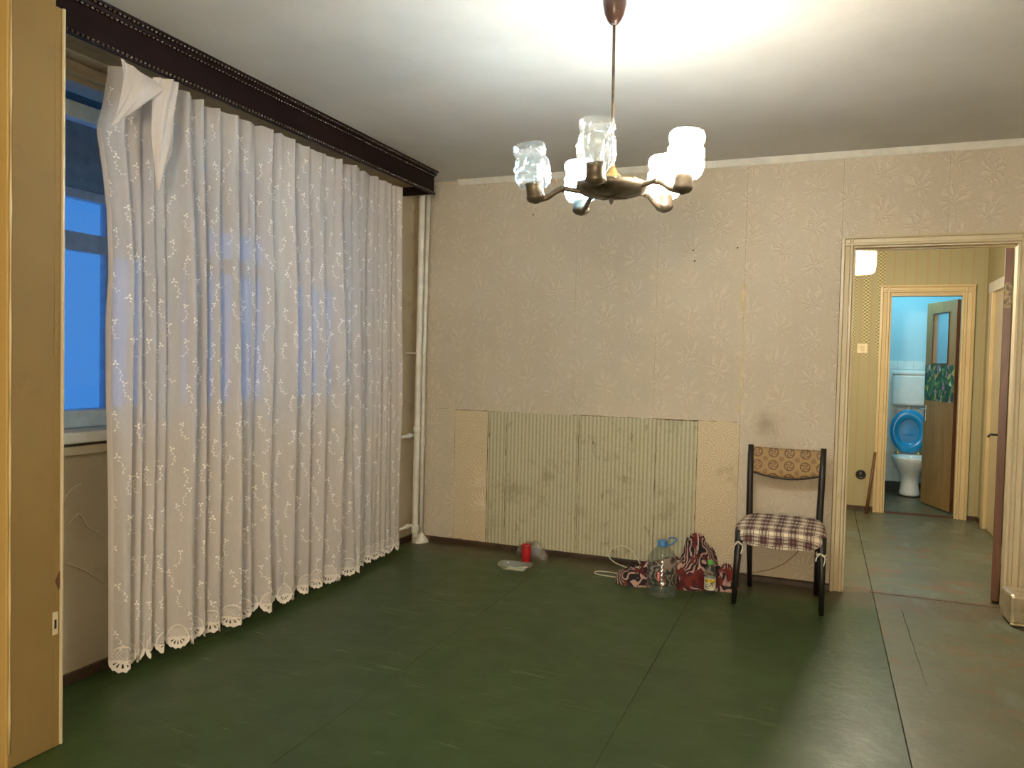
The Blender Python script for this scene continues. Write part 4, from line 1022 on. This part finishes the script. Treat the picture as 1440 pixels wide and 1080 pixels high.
def mat_glow():
    m, nt, b = newmat('glowing opal glass'); nt.nodes.remove(b); out = nt.nodes['Material Output']
    e = nd(nt, 'ShaderNodeEmission', {0: (1.0, .80, .42, 1), 1: 3.2}); t = nd(nt, 'ShaderNodeBsdfTransparent')
    s_ = nd(nt, 'ShaderNodeMixShader', {0: .5, 1: e.outputs[0], 2: t.outputs[0]}); nt.links.new(s_.outputs[0], out.inputs[0]); return m
obj('shade', lathe(bmesh.new(), [(.075, .0), (.090, .012), (.097, .06), (.096, .14), (.085, .20), (.06, .235), (.03, .245)], 32, cap1=False), mat_glow(), hl, True)
obj('bulb', lathe(bmesh.new(), [(.012, .17), (.016, .15), (.028, .12), (.030, .10), (.018, .078), (.004, .072)], 18), emit('hall bulb', (1, .85, .5), 30), hl, True)
obj('cap', lathe(bmesh.new(), [(.036, .24), (.036, .26), (.02, .28), (.012, .285)], 20), M['brass'], hl, True)
bm = bmesh.new(); tube(bm, [(0, 0, .28), (0, 0, .618)], .006, 8); obj('rod', bm, M['brass'], hl, True)

# ================================================================== toilet
M['china'] = plain('white glazed china', (.78, .82, .80), .12, var=.03)
wc = tag(empty('toilet', (.880, 8.80, 0)), 'white toilet pan with raised blue seat lid seen through the far door', 'toilet')
def pan(u, v):
    a = 2 * PI * u; K = [(.105, .135, 0, 0), (.100, .130, .03, 0), (.082, .110, .12, .015), (.085, .115, .20, .01), (.125, .165, .27, -.02), (.165, .205, .345, -.04), (.178, .220, .385, -.045), (.180, .222, .408, -.045), (.172, .214, .415, -.045), (.140, .178, .412, -.045), (.120, .150, .36, -.04), (.06, .08, .26, -.02)]
    rx, ry, z, dy = K[v]
    return (rx * math.cos(a), ry * math.sin(a) + dy + .06, z)
bm = bmesh.new(); V_ = [[bm.verts.new(pan(i / 40, v)) for v in range(12)] for i in range(40)]
for i in range(40):
    for v in range(11): bm.faces.new((V_[i][v], V_[(i + 1) % 40][v], V_[(i + 1) % 40][v + 1], V_[i][v + 1]))
bm.faces.new([V_[i][11] for i in range(40)]); bm.faces.new([V_[i][0] for i in range(40)])
o = obj('pan', bm, M['china'], wc, True); md = o.modifiers.new('s', 'SUBSURF'); md.levels = 1; md.render_levels = 1
M['blueseat'] = plain('bright blue plastic', (.015, .30, .62), .22, var=.05)
def lidring(bm, rx, rz, irx, irz, th):
    n = 44; rings = []
    for (ax, az_, y) in ((irx, irz, 0), (irx * 1.03, irz * 1.03, -th), (rx * .97, rz * .97, -th), (rx, rz, -th * .5), (rx, rz, 0)):
        rings.append([bm.verts.new((ax * math.cos(2 * PI * i / n), y, az_ * math.sin(2 * PI * i / n))) for i in range(n)])
    for a, b in zip(rings, rings[1:]):
        for i in range(n): bm.faces.new((a[i], a[(i + 1) % n], b[(i + 1) % n], b[i]))
    for i in range(n): bm.faces.new((rings[-1][i], rings[-1][(i + 1) % n], rings[0][(i + 1) % n], rings[0][i]))
bm = bmesh.new(); lidring(bm, .178, .228, .098, .125, .020)
obj('seat', bm, M['blueseat'], wc, True, loc=(-.012, .222, .655), rot=(-.06, 0, 0))
bm = bmesh.new(); lathe(bm, [(.172, 0), (.172, .010), (.150, .014), (.09, .012), (.02, .014)], 40)
for v in bm.verts: v.co.y *= 1.28
ld = obj('lid', bm, plain('blue lid plastic', (.012, .24, .52), .25, var=.05), wc, True, loc=(-.012, .245, .655), rot=(PI / 2 - .06, 0, 0))
bm = bmesh.new()
for k in range(5):
    a = -PI / 2 + (k - 2) * .42; L_ = .085 - .01 * abs(k - 2)
    tube(bm, smoothpath([(0, -.045, .0145), (.4 * L_ * math.cos(a) , -.045 + .4 * L_ * abs(math.sin(a)) - .01, .017), (L_ * math.cos(a) * 1.1, -.045 - L_ * math.sin(a) * .5 - .02, .0145)]), .003, 6)
obj('shell_relief', bm, M['blueseat'], ld, True)
for x in (-.11, .085):
    bm = bmesh.new(); tube(bm, [(x - .025, .19, .425), (x + .025, .19, .425)], .011, 10); tube(bm, [(x, .19, .405), (x, .19, .44)], .008, 8)
    obj('hinge', bm, M['brass'], wc, True)
ci = tag(empty('cistern', (.868, 9.145, .92)), 'white plastic cistern hung on the blue wall above the toilet', 'cistern')
bm = boxes(((-.165, -.13, 0), (.165, 0, .33)))
obj('tank', bm, M['china'], ci, bevel=.025)
obj('tank_lid', boxes(((-.170, -.136, .325), (.170, 0, .365))), M['china'], ci, bevel=.012)
bm = bmesh.new(); tube(bm, [(0, -.06, -.42), (0, -.06, .005)], .021, 14); obj('flush_pipe', bm, M['white'], ci, True)
